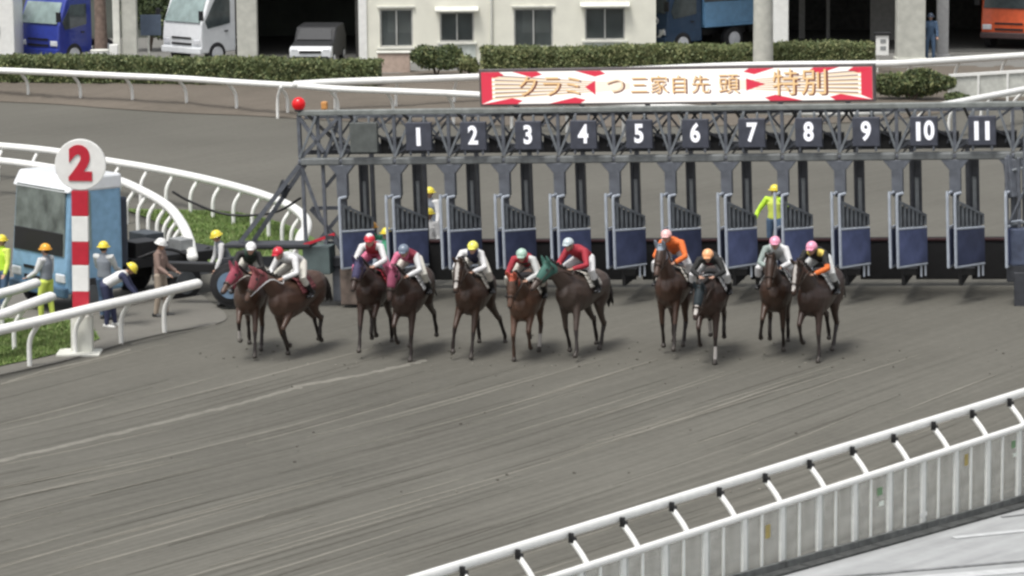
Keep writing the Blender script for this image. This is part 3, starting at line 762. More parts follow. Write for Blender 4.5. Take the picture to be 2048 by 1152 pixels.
lblue = mat('truck_sky_blue', (.16, .34, .55), .35, coat=.4, var=.1); dblue = mat('truck_dark_blue', (.02, .05, .10), .4, coat=.3); orange = mat('truck_orange', (.62, .10, .03), .35, coat=.4, var=.1)
d0 = 131
cab_truck('royal blue truck with pale windscreen parked behind the hedge in the top left', (gx(112, d0), d0, YZ), (-.62, -.78), blue_t, bedL=1.2, trim=blue_t, name='parked_truck', slope=.42)
cab_truck('white truck with dark side window parked between the pale concrete columns', (gx(400, d0), d0, YZ), (-.68, -.73), white_t, bedL=1.2, slope=.5, trim=white_t, H=2.75)
# blue dump truck seen from its side, right of the cream building
tr_ = cab_truck('sky blue dump truck with a grey load, in the shed beside the cream building', (gx(1335, 133), 133.5, YZ), (-.80, -.60), dblue, bed=lblue, bedL=2.6, bedH=.85, H=2.5, glassm=glass, slope=.2)
mb = MB(); mb.ell((-2.2, 0, 1.65), (1.2, .95, .7), mat('grey_load', (.16, .165, .16), .9, var=.3), n=14); mb.build('load', tr_, True)
mb = MB(); mb.disc((.90, .45, 1.28), (1, 0, 0), .14, .03, white, 20); mb.disc((.918, .45, 1.28), (1, 0, 0), .085, .02, dblue, 20); mb.bar((.91, .95, .95), (.91, .55, .6), .03, .12, white); mb.build('emblem', tr_)
cab_truck('orange truck half inside the dark shed at the top right corner', (gx(2040, 133), 134, YZ), (-.45, -.89), orange, bed=orange, H=2.6, glassm=glass, slope=.1, W=2.2, trim=mat('dark_bumper', (.05, .03, .03), .5))
# small car with a white nose in the dark shed
def small_car(loc, fwd):
    root = thing('parked_car', loc, math.atan2(fwd[1], fwd[0]), 'dark small car with a white nose in the dark shed left of the cream building', 'car')
    dk_ = mat('car_dark', (.016, .017, .019), .6)
    mb = MB(); mb.prism([(-1.7, .25), (1.6, .25), (1.66, .62), (1.5, .82), (.85, .92), (.3, 1.38), (-1.2, 1.42), (-1.7, .95)], (0, 0, 0), (1, 0, 0), (0, 0, 1), 1.5, dk_); mb.build('body', root, bevel=.06)
    mb = MB(); mb.prism([(1.35, .36), (1.72, .36), (1.75, .62), (1.62, .76), (1.35, .80)], (0, 0, 0), (1, 0, 0), (0, 0, 1), 1.54, white_t); mb.build('bonnet_front', root, bevel=.05)
    mb = MB(); mb.box((1.74, 0, .58), (.05, .8, .1), black); mb.box((1.75, 0, .36), (.05, 1.3, .12), black); mb.build('grille', root)
    for s in (1, -1):
        mb = MB(); mb.box((1.72, s * .58, .64), (.06, .28, .12), chrome); mb.build('headlight', root, bevel=.02)
        for x in (-1.1, 1.05): wheel_part(root, x, s * .68, .27, .16)
    mb = MB(); mb.prism([(-.64, 0), (.64, 0), (.56, .58), (-.56, .58)], (.87, 0, .95), (0, 1, 0), Vector((-.55, 0, .46)).normalized(), .03, mat('car_glass', (.02, .022, .025), .45)); mb.build('windscreen', root)
small_car((gx(636, 130), 130.4, YZ), (-.12, -.99))

# tow truck in front of the gate
tp = at(138, 616); fw = Vector((-.76, -.65, 0)).normalized()
tb = mat('tow_blue', (.21, .37, .53), .35, coat=.4, var=.12)
tow = cab_truck('blue tow truck with a white roof and big windscreen behind the striped pole', (tp.x, tp.y, tp.z), (fw.x, fw.y), tb, W=2.25, L=1.5, H=3.05, glassm=mat('tow_windscreen', (.13, .15, .14), .15, var=.5, scale=2.5, coat=.4), roofm=white_t, wsb=1.34, mirrors=False, swx=.1, hub=mat('grey_rim', (.12, .13, .14), .5, .3), bev=.13, slope=.16, name='tow_truck', trim=mat('tow_bumper', (.07, .14, .22), .4), zb=.5, bedL=2.8, deflector=False)
mb = MB(); mb.prism([(-.98, 0), (.98, 0), (.96, .5), (-.96, .5)], (.765, 0, 1.36), (0, 1, 0), Vector((-.05, 0, 1)).normalized(), .05, black); mb.build('dash_panel', tow, bevel=.01)
mb = MB(); mb.box((-.88, 0, 1.75), (.22, 2.0, 1.6), mat('tow_dark', (.04, .05, .07), .5)); mb.build('air_guide', tow, bevel=.06)
mb = MB(); mb.box((-2.4, 0, .98), (2.6, 1.9, .22), black); mb.box((-1.6, .6, 1.25), (.7, .6, .4), black); mb.box((-2.0, 1.0, .75), (.6, .3, .3), mat('tow_tank', (.35, .36, .37), .4, .5)); mb.box((-2.3, -.2, 1.28), (.5, .7, .42), mat('tow_tool_box', (.05, .06, .07), .5)); mb.box((-2.9, .3, 1.2), (.35, .5, .26), mat('tow_crate', (.25, .26, .26), .6)); mb.tube(catmull([(-1.3, .9, 1.1), (-2.0, 1.05, 1.25), (-2.8, .9, 1.0), (-3.4, .7, 1.1)], 5), .04, black, n=6)
mb.bar((-1.7, .9, .6), (-3.6, .9, .6), .1, .12, slat_m); mb.build('deck', tow, bevel=.02)
mb = MB(); mb.bar((-1.1, .6, 1.2), (-1.1, .6, 2.0), .07, .07, black); mb.build('exhaust', tow)

# ================================================================== BACKGROUND BUILDINGS
cream = mat('cream_wall', (.74, .73, .635), .8, var=.06, scale=1.5); cream2 = mat('pale_wall', (.66, .68, .64), .8, var=.06, scale=1.5)
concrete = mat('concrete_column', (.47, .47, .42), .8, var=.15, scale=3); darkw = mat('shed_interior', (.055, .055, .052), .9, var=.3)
def bx(u, d=131): return gx(u, d, 1.2)
DB = 130.5
xl, xr_ = bx(718, DB), bx(1312, DB)
ofc = thing('office_building', ((xl + xr_) / 2, DB, YZ), 0, 'cream rendered two storey building with four sliding windows behind the hedge', 'building')
ox = (xl + xr_) / 2
BH = 6.4
WIN = [(760, 826, 1.78, .42), (880, 948, 1.64, .60), (1028, 1106, 1.80, .38), (1170, 1250, 1.82, .66)]
def wz(v, d=DB): return 12.7 - (v + 560 + 0) * d / FPX - YZ + .0
def wvz(u, v): return at_d(u, v, DB).z - YZ
WIN = [(760, 826, 18, 94), (880, 948, 24, 84), (1028, 1106, 17, 95), (1170, 1250, 15, 80)]
mb = MB()
holes = [(bx(a, DB) - ox, bx(b, DB) - ox, wvz((a + b) / 2, v1), wvz((a + b) / 2, v0)) for a, b, v0, v1 in WIN]
x = xl - ox; TH = .25
for (a, b, z0, z1) in holes:
    mb.box(((x + a) / 2, TH / 2, BH / 2), (a - x, TH, BH), cream)
    mb.box(((a + b) / 2, TH / 2, z0 / 2), (b - a, TH, z0), cream)
    mb.box(((a + b) / 2, TH / 2, (z1 + BH) / 2), (b - a, TH, BH - z1), cream); x = b
mb.box(((x + xr_ - ox) / 2, TH / 2, BH / 2), (xr_ - ox - x, TH, BH), cream)
wd = xr_ - xl
mb.box((-wd / 2 + TH / 2, 4, BH / 2), (TH, 7.5, BH), cream); mb.box((wd / 2 - TH / 2, 4, BH / 2), (TH, 7.5, BH), cream); mb.box((0, 7.9, BH / 2), (wd, TH, BH), cream)
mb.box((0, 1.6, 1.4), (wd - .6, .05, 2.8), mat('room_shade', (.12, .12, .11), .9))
mb.build('wall', ofc)
mb = MB(); mb.box((0, 4, BH + .1), (wd + .6, 9, .2), concrete); mb.build('roof', ofc)
alu = mat('aluminium_frame', (.5, .5, .48), .4, .4)
for i, (a, b, z0, z1) in enumerate(holes):
    mb = MB(); c = (a + b) / 2; wd_, ht = b - a, z1 - z0
    for xx in (a + .03, c, b - .03): mb.box((xx, .1, (z0 + z1) / 2), (.055, .07, ht), alu)
    for zz in (z0 + .03, z1 - .03):
        for xx in ((a + c) / 2, (c + b) / 2): mb.box((xx, .1, zz), (wd_ / 2 - .09, .06, .055), alu)
    f = mb.build('window', ofc)
    mb = MB(); mb.box((c, .13, (z0 + z1) / 2), (wd_ - .08, .012, ht - .1), mat('office_glass', (.10, .115, .115), .12, var=.25, scale=2, trans=.45)); mb.build('pane', f)
    if i in (0, 2):
        mb = MB(); mb.box((c + .1, .2, z1 - ht * .33), (wd_ * .7, .02, ht * .6), mat('window_blind', (.42, .42, .38), .8)); mb.build('blind', f)
    mb = MB(); mb.box((c, -.05, z0 - .04), (wd_ + .2, .18, .07), dirtywhite); mb.build('sill', f)
    if i in (1, 3):
        mb = MB(); mb.box((c, -.02, z0 - .45), (wd_ + .1, .05, .7), mat('under_panel', (.52, .56, .52), .7)); mb.build('under_panel', f)
        mb = MB(); mb.prism([(0, 0), (-.35, -.12), (-.35, -.16), (0, -.05)], (c, 0, z1 + .2), (0, 1, 0), (0, 0, 1), wd_ + .35, dirtywhite); mb.build('awning', f)
    else:
        mb = MB(); mb.box((c, -.03, z1 + .08), (wd_ + .16, .12, .06), dirtywhite); mb.build('lintel', f)
mb = MB(); mb.tube([(bx(983, DB) - ox, -.06, 0), (bx(983, DB) - ox, -.06, 6)], .05, dirtywhite, n=8); mb.build('downpipe', ofc, True)
mb = MB(); mb.box((-wd / 2 + .14, -.03, 3.2), (.3, .08, 6.3), white); mb.build('corner_trim', ofc)
# pink low wall beside the building
p0 = gx(788, 127)
mb = MB(); mb.box((p0, 127, .62), (1.15, .4, .75), mat('pink_block', (.46, .36, .30), .85, var=.12)); mb.box((p0, 127, 1.02), (1.25, .5, .06), dirtywhite)
tag(mb.build('low_wall', None, bevel=.02), 'low pinkish block wall at the left corner of the cream building', 'wall')
# sheds
def shed(u0, u1, label, d0=133.0, depth=10, wallx=()):
    x0, x1 = gx(u0, d0), gx(u1, d0)
    root = thing('open_shed', ((x0 + x1) / 2, d0, YZ), 0, label, 'shed'); hw = (x1 - x0) / 2
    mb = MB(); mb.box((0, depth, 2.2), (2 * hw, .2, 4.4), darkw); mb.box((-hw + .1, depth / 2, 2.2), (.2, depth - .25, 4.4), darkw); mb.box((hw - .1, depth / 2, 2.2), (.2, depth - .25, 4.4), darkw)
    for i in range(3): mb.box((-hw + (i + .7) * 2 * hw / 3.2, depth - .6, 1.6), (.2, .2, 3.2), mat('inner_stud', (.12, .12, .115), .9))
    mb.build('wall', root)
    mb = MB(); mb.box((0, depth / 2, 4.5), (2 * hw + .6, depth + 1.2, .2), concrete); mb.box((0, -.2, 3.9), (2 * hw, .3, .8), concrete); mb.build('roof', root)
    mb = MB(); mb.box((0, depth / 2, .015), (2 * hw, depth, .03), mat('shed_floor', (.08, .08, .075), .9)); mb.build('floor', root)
    return root
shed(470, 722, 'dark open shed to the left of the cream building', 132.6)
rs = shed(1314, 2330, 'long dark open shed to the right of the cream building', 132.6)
for (u0, u1, z1, yy) in ((1738, 1790, 3.4, 5.0), (1600, 1612, 3.4, 6), (1655, 1662, 3.4, 6)):
    mb = MB(); a, b = gx(u0, 138), gx(u1, 138); mb.box(((a + b) / 2 - rs.location.x, yy, z1 / 2), (b - a, .1, z1), mat('grey_panel', (.22, .215, .2), .8)); mb.build('panel', rs)
def column(u0, u1, d, label, m=concrete, zt=5, cap=False, grp=None):
    x0, x1 = gx(u0, d), gx(u1, d)
    mb = MB(); w_ = x1 - x0
    mb.box((0, 0, zt / 2), (w_, max(.3, w_ * .8), zt), m); mb.box((0, 0, .1), (w_ + .12, max(.3, w_ * .8) + .12, .2), m)
    o = mb.build('column', None, bevel=.03); o.location = ((x0 + x1) / 2, d, .3); return tag(o, label, 'column', grp)
column(246, 276, 128.6, 'broad grey concrete column left of the white truck')
column(228, 242, 128.4, 'slim pale concrete column just left of the broad grey one by the white truck', dirtywhite)
column(476, 516, 128.6, 'pale concrete column right of the white truck')
column(1546, 1576, 129.5, 'white painted column right behind the round concrete utility pole', white)
column(1792, 1848, 129.0, 'thickest pale column, right of the small white meter box')
column(1873, 1896, 130.0, 'slim grey column near the orange truck', mat('grey_column', (.3, .3, .3), .8))
mb = MB(); mb.tube([(0, 0, -.2), (0, 0, 3), (0, 0, 9)], [.36, .33, .27], concrete, n=20, cap=False); mb.disc((0, 0, .03), (0, 0, 1), .5, .2, dirtywhite)
up = mb.build('utility_pole', None, True); up.location = (gx(1526, 124.2), 124.2, .4); tag(up, 'round concrete utility pole rising from the hedge behind the lit display', 'pole')
mb = MB(); mb.tube([(0, 0, 0), (0.02, 0, 1.6), (.0, 0, 3.0), (.1, 0, 6)], [.26, .22, .2, .15], mat('brown_bark', (.19, .14, .115), .9, var=.3), n=12, cap=False)
tk = mb.build('timber_post', None, True); tk.location = (gx(202, 130), 130, .3); tag(tk, 'brown round timber post right of the royal blue truck', 'post')
mb = MB(); mb.disc((0, 0, .4), (0, 0, 1), .33, .8, white, 24); mb.disc((0, 0, .8), (0, 0, 1), .345, .05, dirtywhite, 24); mb.box((.5, .1, .5), (.3, .3, 1.0), white)
br = mb.build('white_barrel', None, bevel=.02); br.location = (gx(200, 127.8), 127.8, .3); tag(br, 'white drum below the brown timber post behind the left hedge', 'barrel')
# white panel truck body at the far left edge
pn = thing('white_container', (gx(-20, 129), 129.5, .3), 0, 'tall white container at the top left corner', 'container')
mb = MB(); mb.box((0, 0, 1.6), (2.0, 2.4, 2.9), white); mb.build('body', pn, bevel=.03)
mb = MB(); mb.box((0, 0, .08), (1.9, 2.2, .16), black); mb.build('skid', pn)
mb = MB(); mb.box((.35, -1.215, 1.6), (.03, .03, 2.6), dirtywhite); mb.box((.45, -1.22, 1.5), (.04, .05, .3), steel); mb.build('door_bar', pn)
# small signs
sg = thing('sign_board', (gx(303, 129.5), 129.5, .3), 0, 'plain slate blue sign board on a post left of the white truck', 'sign')
mb = MB(); mb.box((0, 0, 1.55), (.75, .06, .75), mat('slate_sign', (.09, .12, .17), .6)); mb.build('board', sg, bevel=.01)
mb = MB(); mb.tube([(-.1, .05, 0), (-.1, .05, 1.3)], .04, dirtywhite); mb.build('post', sg)
mtr = thing('meter_box', (gx(1764, 125), 125, .35), 0, 'small white meter box with black cap on a thin post by the thick column', 'meter box')
mb = MB(); mb.box((0, 0, .95), (.44, .2, .72), white); mb.box((0, 0, 1.35), (.56, .3, .1), black); mb.build('case', mtr, bevel=.015)
mb = MB()
for zz in (1.1, .85): mb.box((.02, -.105, zz), (.2, .02, .14), mat('meter_window', (.25, .26, .26), .5))
mb.build('window', mtr)
mb = MB(); mb.tube([(-.16, 0, 0), (-.14, 0, .65)], .035, dirtywhite); mb.build('post', mtr)
# red bunting rag in front of the planting behind
mb = MB(); mb.prism([(0, 0), (.9, .1), (1.0, .35), (.3, .3)], (gx(312, 138), 138, 2.55), (1, 0, 0), (0, 0, 1), .04, mat('red_cloth', (.35, .03, .04), .8)); fl = mb.build('red_awning'); tag(fl, 'red awning edge above the planting left of the white truck', 'awning')
bw = MB(); bw.box((gx(100, 142), 142, 2.2), (26, .3, 4.4), mat('far_wall', (.10, .11, .095), .9, var=.3, scale=.8)); tag(bw.build('boundary_wall'), 'dark boundary wall far behind the trucks at top left', 'wall')
pf0, pf1 = at_d(1898, 150, 117.6), at_d(2250, 128, 116.6); up_ = Vector((0, 0, 1)); bw = MB()
bw.bar(pf0 - up_ * .45, pf1 - up_ * .45, .1, .8, mat('pale_fence_panel', (.50, .51, .47), .6, var=.15)); bw.bar(pf0 - Vector((0, .03, .02)), pf1 - Vector((0, .03, .02)), .16, .09, white)
for k in range(7): q_ = pf0 + (pf1 - pf0) * (k / 6); bw.bar(q_ - Vector((0, .08, 1.0)), q_ - Vector((0, .08, .06)), .07, .07, white)
tag(bw.build('panel_fence'), 'pale grey solid panel fence at the right edge above the gate', 'fence')

# ================================================================== PLANTS
def leaves(mbv, mbf, mbm, pts, size, tilt=1.0, mats=(0, 1, 2), weights=None):
    n = len(pts); ang = np.random.rand(n) * 6.283
    for i, p in enumerate(pts):
        s = size * (.6 + .8 * random.random()); a = Vector((random.gauss(0, 1), random.gauss(0, 1), random.gauss(0, .6))).normalized(); b = a.orthogonal().normalized()
        c = a.cross(b); th = ang[i]; u = (b * math.cos(th) + c * math.sin(th)) * s; v = (c * math.cos(th) - b * math.sin(th)) * s * .6
        k = len(mbv); P = Vector(p); mbv += [P - u, P - v * .8, P + u, P + v * .8]; mbf.append((k, k + 1, k + 2, k + 3))
        mbm.append(random.choices(mats, weights)[0])
def leaf_obj(name, V, F, Mx, parent=None):
    me = bpy.data.meshes.new(name); me.from_pydata([tuple(v) for v in V], [], F)
    for m in leaf: me.materials.append(m)
    me.polygons.foreach_set('material_index', Mx); return link(name, me, parent)
def hedge(label, u0, d0, u1, d1, z0, zt0, zt1, depth, n, wts=(3, 4, 3, 1)):
    A = Vector((gx(u0, d0), d0, 0)); B = Vector((gx(u1, d1), d1, 0)); L_ = (B - A).length; t = (B - A).normalized(); nn = Vector((-t.y, t.x, 0))
    root = thing('hedge', (A.x, A.y, z0), 0, label, 'hedge')
    V, F, Mx = [], [], []
    pts = []
    for i in range(n):
        s = random.random(); h = zt0 + (zt1 - zt0) * s - z0
        h *= 1 + .035 * math.sin(s * L_ * 1.1 + 1) + .02 * math.sin(s * L_ * 4.1)
        r = random.random()
        if r < .5: q = Vector((0, -depth / 2 + random.gauss(0, .05), 0)); z = random.random() ** .8 * h
        elif r < .85: q = Vector((0, (random.random() - .5) * depth, 0)); z = h + random.gauss(0, .04)
        else: q = Vector((0, (random.random() - .5) * depth, 0)); z = random.random() * h
        pts.append(t * (s * L_) + nn * q.y + Vector((0, 0, z)))
    leaves(V, F, Mx, pts, .058, mats=(0, 1, 2, 3), weights=wts); leaf_obj('foliage', V, F, Mx, root)
    mb = MB(); mb.bar((t * .1) + Vector((0, 0, (zt0 - z0) * .44)), (t * (L_ - .1)) + Vector((0, 0, (zt1 - z0) * .44)), depth * .86, ((zt0 + zt1) / 2 - z0) * .90, leaf[1])
    mb.build('inner_mass', root)
hedge('long clipped hedge in front of the trucks at the upper left', -160, 125.2, 764, 122, .35, 1.22, 1.16, 1.0, 26000, (0, 5, 5, 2))
hedge('taller yellowish green hedge right of the leafy bush, below the office windows', 960, 125.5, 1746, 126.2, .35, 1.22, 1.26, 1.0, 24000, (0, 3, 6, 4))
def bush(label, u, d, w_, h, n, wts=(3, 4, 2, 1), name='bush', dep=.8, z0=.33):
    c = Vector((gx(u, d), d, z0)); root = thing(name, c, 0, label, 'bush'); n = int(n * 1.4); V, F, Mx = [], [], []; pts = []
    lobes = [(Vector((random.uniform(-.3, .3) * w_, random.uniform(-.3, .3) * dep, random.uniform(.35, .75) * h)), random.uniform(.22, .34)) for _ in range(9)]
    for i in range(n):
        o_, r = random.choice(lobes); dv_ = Vector((random.gauss(0, 1), random.gauss(0, 1), random.gauss(0, 1))).normalized() * (random.random() ** .35)
        p = o_ + Vector((dv_.x * r * w_, dv_.y * r * dep, dv_.z * r * h)); pts.append(Vector((p.x, p.y, max(.02, p.z))))
    leaves(V, F, Mx, pts, .065, mats=(0, 1, 2, 3), weights=wts); leaf_obj('foliage', V, F, Mx, root)
    mb = MB()
    for k in range(4): mb.tube([(0, 0, -.05), (random.uniform(-.2, .2) * w_, random.uniform(-.2, .2), h * .6)], [.04, .015], mat('twig', (.08, .06, .045), .9), n=6)
    mb.build('stems', root)
bush('round leafy bush at the foot of the second office window', 872, 125.5, 1.9, 1.15, 5000)
bush('pale grey green plant between the round bush and the right hedge', 940, 125.2, .8, .75, 1300, (0, 1, 3, 4))
bush('wide green bush to the right of the lit display', 1826, 117.0, 2.7, 1.12, 7500, (2, 4, 3, 2), z0=.2)
bush('small green bush at the foot of the pale panel fence', 1915, 116.2, .8, .42, 1500, z0=.15)
bush('dark mixed planting left of the white truck', 300, 136, 2.4, 2.6, 5000, (5, 3, 1, 0), dep=1.5)
# grass blades on the infield
GRS = [mat('grass_blade_%d' % i, c, .7, var=.3, scale=2) for i, c in enumerate(((.075, .13, .03), (.11, .18, .045), (.15, .22, .06), (.19, .23, .085)))]
def grass_tufts(uvs, n):
    P = [at(*p) for p in uvs]; V, F, Mx = [], [], []
    xs_ = [p.x for p in P]; ys_ = [p.y for p in P]
    def inside(x, y):
        c = False; j = len(P) - 1
        for i in range(len(P)):
            if (P[i].y > y) != (P[j].y > y) and x < (P[j].x - P[i].x) * (y - P[i].y) / (P[j].y - P[i].y) + P[i].x: c = not c
            j = i
        return c
    while len(F) < n:
        x, y = random.uniform(min(xs_), max(xs_)), random.uniform(min(ys_), max(ys_))
        if not inside(x, y): continue
        z = zg(x, y) + .04; a = random.random() * 6.283; h = random.uniform(.04, .11); wv = Vector((math.cos(a), math.sin(a), 0)) * .022
        k = len(V); b = Vector((x, y, z)); l_ = Vector((random.gauss(0, .03), random.gauss(0, .03), h)); V += [b - wv, b + wv, b + l_]; F.append((k, k + 1, k + 2)); Mx.append(random.choice((1, 2, 2, 3)))
    o = leaf_obj('grass_tufts', V, F, Mx); [o.data.materials.__setitem__(i_, g_) for i_, g_ in enumerate(GRS)]; tag(o, 'short green infield grass', 'grass', kind='stuff')
grass_tufts([(-20, 738), (90, 716), (150, 700), (195, 680), (175, 652), (0, 645), (-20, 650)], 9000)
grass_tufts([(265, 426), (420, 427), (500, 434), (575, 456), (610, 500), (500, 520), (395, 525), (362, 468), (300, 438)], 9000)

# ================================================================== PEOPLE
def V3(*a): return Vector(a)
def hand_pieces(h, f, side, m, curl=.6):
    """palm, four unequal curled fingers and a thumb; f = pointing direction, side = thumb direction"""
    f = f.normalized(); side = (side - f * side.dot(f)).normalized(); n = f.cross(side)
    P = [([h - f * .02, h + f * .075], [(.034, .018), (.038, .016)], side, m)]
    for k, (o, l) in enumerate(((.028, .07), (.010, .08), (-.010, .074), (-.027, .058))):
        b = h + f * .08 + side * o
        P.append(([b, b + f * l * .5 - n * l * .15 * curl, b + f * l * .75 - n * l * .6 * curl], [.010, .0095, .008], None, m))
    b = h + side * .03 + f * .02
    P.append(([b, b + side * .03 + f * .03, b + side * .035 + f * .06 - n * .02], [.0125, .011, .009], None, m))
    return P
def figure(root, J, look, voxel=.014):
    """J: joints in root space. look: materials. One skin, clothes over it as children."""
    S = (J['shl'] - J['shr']).normalized()
    up = (J['neck'] - J['pelvis']).normalized(); fw_ = J['face'].normalized()
    sk = look.get('skin', skin); hd = J['head']
    hup = J.get('hup', up)
    B = [([J['pelvis'], J['waist'], J['chest'], J['neck'] - up * .03], [(.145, .10), (.13, .095), (.16, .105), (.09, .07)], S, sk),
         ([J['neck'] - up * .04, J['neck'] + (hd - J['neck']) * .6], [.055, .052], S, sk),
         ([hd - hup * .055, hd + hup * .0, hd + hup * .06], [(.062, .078), (.074, .092), (.068, .085)], S, sk),
         ([hd - hup * .085 + fw_ * .05, hd - hup * .05 + fw_ * .055], [.036, .045], S, sk),
         ([hd + fw_ * .088 + hup * .012, hd + fw_ * .108 - hup * .026], [.009, .014], S, sk),
         ([hd + fw_ * .075 - hup * .058 + S * .018, hd + fw_ * .075 - hup * .058 - S * .018], [.011, .011], None, mat('lips', (.35, .14, .11), .5))]
    for s in (1, -1): B.append(([hd + S * s * .078 + hup * .015, hd + S * s * .08 - hup * .03], [(.010, .022), (.010, .018)], S, sk))
    dark = mat('eye_dark', (.02, .015, .012), .2)
    paint = [([hd + fw_ * .09 + S * s * .031 + hup * .02], [.014], None, dark) for s in (1, -1)]
    arms, legs, feet = [], [], []
    for a, s in (('l', 1), ('r', -1)):
        sh, el, ha = J['sh' + a], J['el' + a], J['ha' + a]
        arms.append(([J['chest'] + (sh - J['chest']) * .5 + up * .02, sh, sh + (el - sh) * .5, el, el + (ha - el) * .4, ha], [.065, .06, .049, .040, .038, .027], None))
        hp, kn, an, to = J['hip' + a], J['kn' + a], J['an' + a], J['to' + a]
        legs.append(([hp, hp + (kn - hp) * .45, kn, kn + (an - kn) * .35, an], [.092, .078, .056, .054, .038], None))
        feet.append(([an + (an - kn).normalized() * .03 - (to - an).normalized() * .05, an + (to - an) * .4 + (an - kn).normalized() * .02, to], [(.036, .036), (.042, .034), (.038, .022)], None))
        hm = look.get('glove', sk)
        for h_ in hand_pieces(ha, (ha - el).normalized() * .7 + fw_ * .3, S * -s + fw_ * .4, hm): B.append(h_)
    for p in arms + legs + feet: B.append((*p, sk))
    fused('body', root, B, voxel, 1, paint)
    def grow(p, d): return [(r[0] + d, r[1] + d) if isinstance(r, (tuple, list)) else r + d for r in p]
    # jacket
    j = look['jacket']; ja = look.get('sleeve', j); d = .016
    P = []
    if 'bands' in look:
        ring = [J['pelvis'] + up * .04 + (J['neck'] - J['pelvis'] - up * .04) * t for t in np.linspace(0, .96, 7)]
        P.append((ring, [(.15, .115), (.15, .115), (.155, .118), (.175, .125), (.178, .125), (.15, .11), (.09, .08)], S, j))
    else:
        P.append(([J['pelvis'] + up * .03, J['waist'], J['chest'], J['neck'] - up * .035], grow([(.145, .10), (.13, .098), (.16, .105), (.085, .068)], d + .008), S, j))
    for i, p in enumerate(arms):
        mm = ja if not isinstance(ja, tuple) else ja[i]
        q_ = [Vector(v) for v in p[0]]; q_[-1] = q_[-2] + (q_[-1] - q_[-2]) * .9
        P.append((q_, grow(p[1], d), None, mm))
    P.append(([J['neck'] - up * .03, J['neck'] + up * .005], [.07, .066], S, look.get('collar', j)))
    pa_ = [(q_[0], q_[1], None, q_[2]) for q_ in look.get('paint', lambda J, S, up, fw: [])(J, S, up, fw_)]
    fused('jacket', root, P, voxel, 2, pa_)
    t = look['trousers']; P = [([J['pelvis'] - up * .03, J['pelvis'] + up * .06], [(.155, .118), (.148, .112)], S, t)]
    short = look.get('boots', False)
    for p in legs:
        q_ = [Vector(v) for v in p[0]]; r = grow(p[1], .014)
        if short: q_, r = q_[:4], r[:4]
        P.append((q_, r, None, t))
    fused('breeches' if short else 'trousers', root, P, voxel, 2)
    for i, a in enumerate('lr'):
        kn, an, to = J['kn' + a], J['an' + a], J['to' + a]
        P = [(feet[i][0], grow(feet[i][1], .012), None, look['shoe'])]
        if short: P.append(([kn + (an - kn) * .3, kn + (an - kn) * .6, an], [.064, .06, .052], None, look['shoe']))
        else: P.append(([an + (kn - an) * .12, an], [.05, .052], None, look['shoe']))
        if short and 'boottop' in look: P.append(([kn + (an - kn) * .26, kn + (an - kn) * .36], [.067, .067], None, look['boottop']))
        fused('boot' if short else 'shoe', root, P, voxel, 1)
    # helmet with a brim, worn over the hair
    Rm = Matrix((fw_ - hup * fw_.dot(hup), hup.cross(fw_ - hup * fw_.dot(hup)), hup)); 
    rows_ = [Vector(rw).normalized() for rw in Rm]; Rm = Matrix(rows_).transposed()
    mb = MB(); hs_ = look.get('hsize', 1.0)
    mb.ell(hd + hup * .03, (.122 * hs_, .108 * hs_, .112 * hs_), look['cap'], Rm, 18, 8, -.15)
    if look.get('captop'): mb.ell(hd + hup * .085, (.09, .08, .07), look['captop'], Rm, 14, 6, 0)
    if look.get('brim', True): mb.prism([(-.075, 0), (.075, 0), (.06, .055), (-.06, .055)], hd + hup * .035 + fw_ * .105, S, (fw_ - hup * .25).normalized(), .012, look['cap'])
    if look.get('fullbrim'): mb.disc(hd + hup * .02, hup, .155, .015, look['cap'], 20)
    mb.build('helmet', root, True)
    mb = MB(); mb.tube([hd + S * .085 - hup * .0, hd + S * .055 - hup * .09 + fw_ * .03, hd - S * .055 - hup * .09 + fw_ * .03, hd - S * .085], .007, black, n=6); mb.build('chin_strap', root)
    mb = MB(); mb.ell(hd - hup * .01 - fw_ * .03, (.072, .083, .07), mat('hair', (.02, .016, .013), .6), Rm, 12, 6); mb.build('hair', root, True)
    if look.get('goggles'):
        mb = MB(); mb.tube([hd + S * .07 + fw_ * .055 + hup * .02, hd + S * .035 + fw_ * .098 + hup * .02, hd + fw_ * .102 + hup * .02, hd - S * .035 + fw_ * .098 + hup * .02, hd - S * .07 + fw_ * .055 + hup * .02], [.022] * 5, mat('goggle', (.05, .05, .055), .15), n=8); mb.build('goggles', root, True)

def jockey_joints(lean=0, rise=0, fwd=0, tilt=0, look=0):
    """crouched over the withers in horse space (x forward, z up)"""
    f, r = fwd, rise
    J = dict(pelvis=V3(-.14 + f, 0, 1.85 + r), waist=V3(.02 + f, 0, 1.93 + r), chest=V3(.22 + f, tilt * .02, 1.99 + r + lean), neck=V3(.39 + f, tilt * .05, 2.03 + r + lean), head=V3(.485 + f, tilt * .07, 2.115 + r + lean))
    for a, s in (('l', 1), ('r', -1)):
        J['sh' + a] = V3(.29 + f, s * .185, 1.99 + r + lean); J['el' + a] = V3(.43 + f, s * .29, 1.74 + r); J['ha' + a] = V3(.70 + f * .3, s * .125, 1.68)
        J['hip' + a] = V3(-.12 + f, s * .10, 1.83 + r); J['kn' + a] = V3(.27 + f, s * .33, 1.60 + r * .5); J['an' + a] = V3(-.03, s * .345, 1.27); J['to' + a] = V3(.15, s * .36, 1.22)
    J['face'] = V3(math.cos(look), math.sin(look), -.22); J['hup'] = V3(.22, tilt * .1, 1).normalized()
    return J
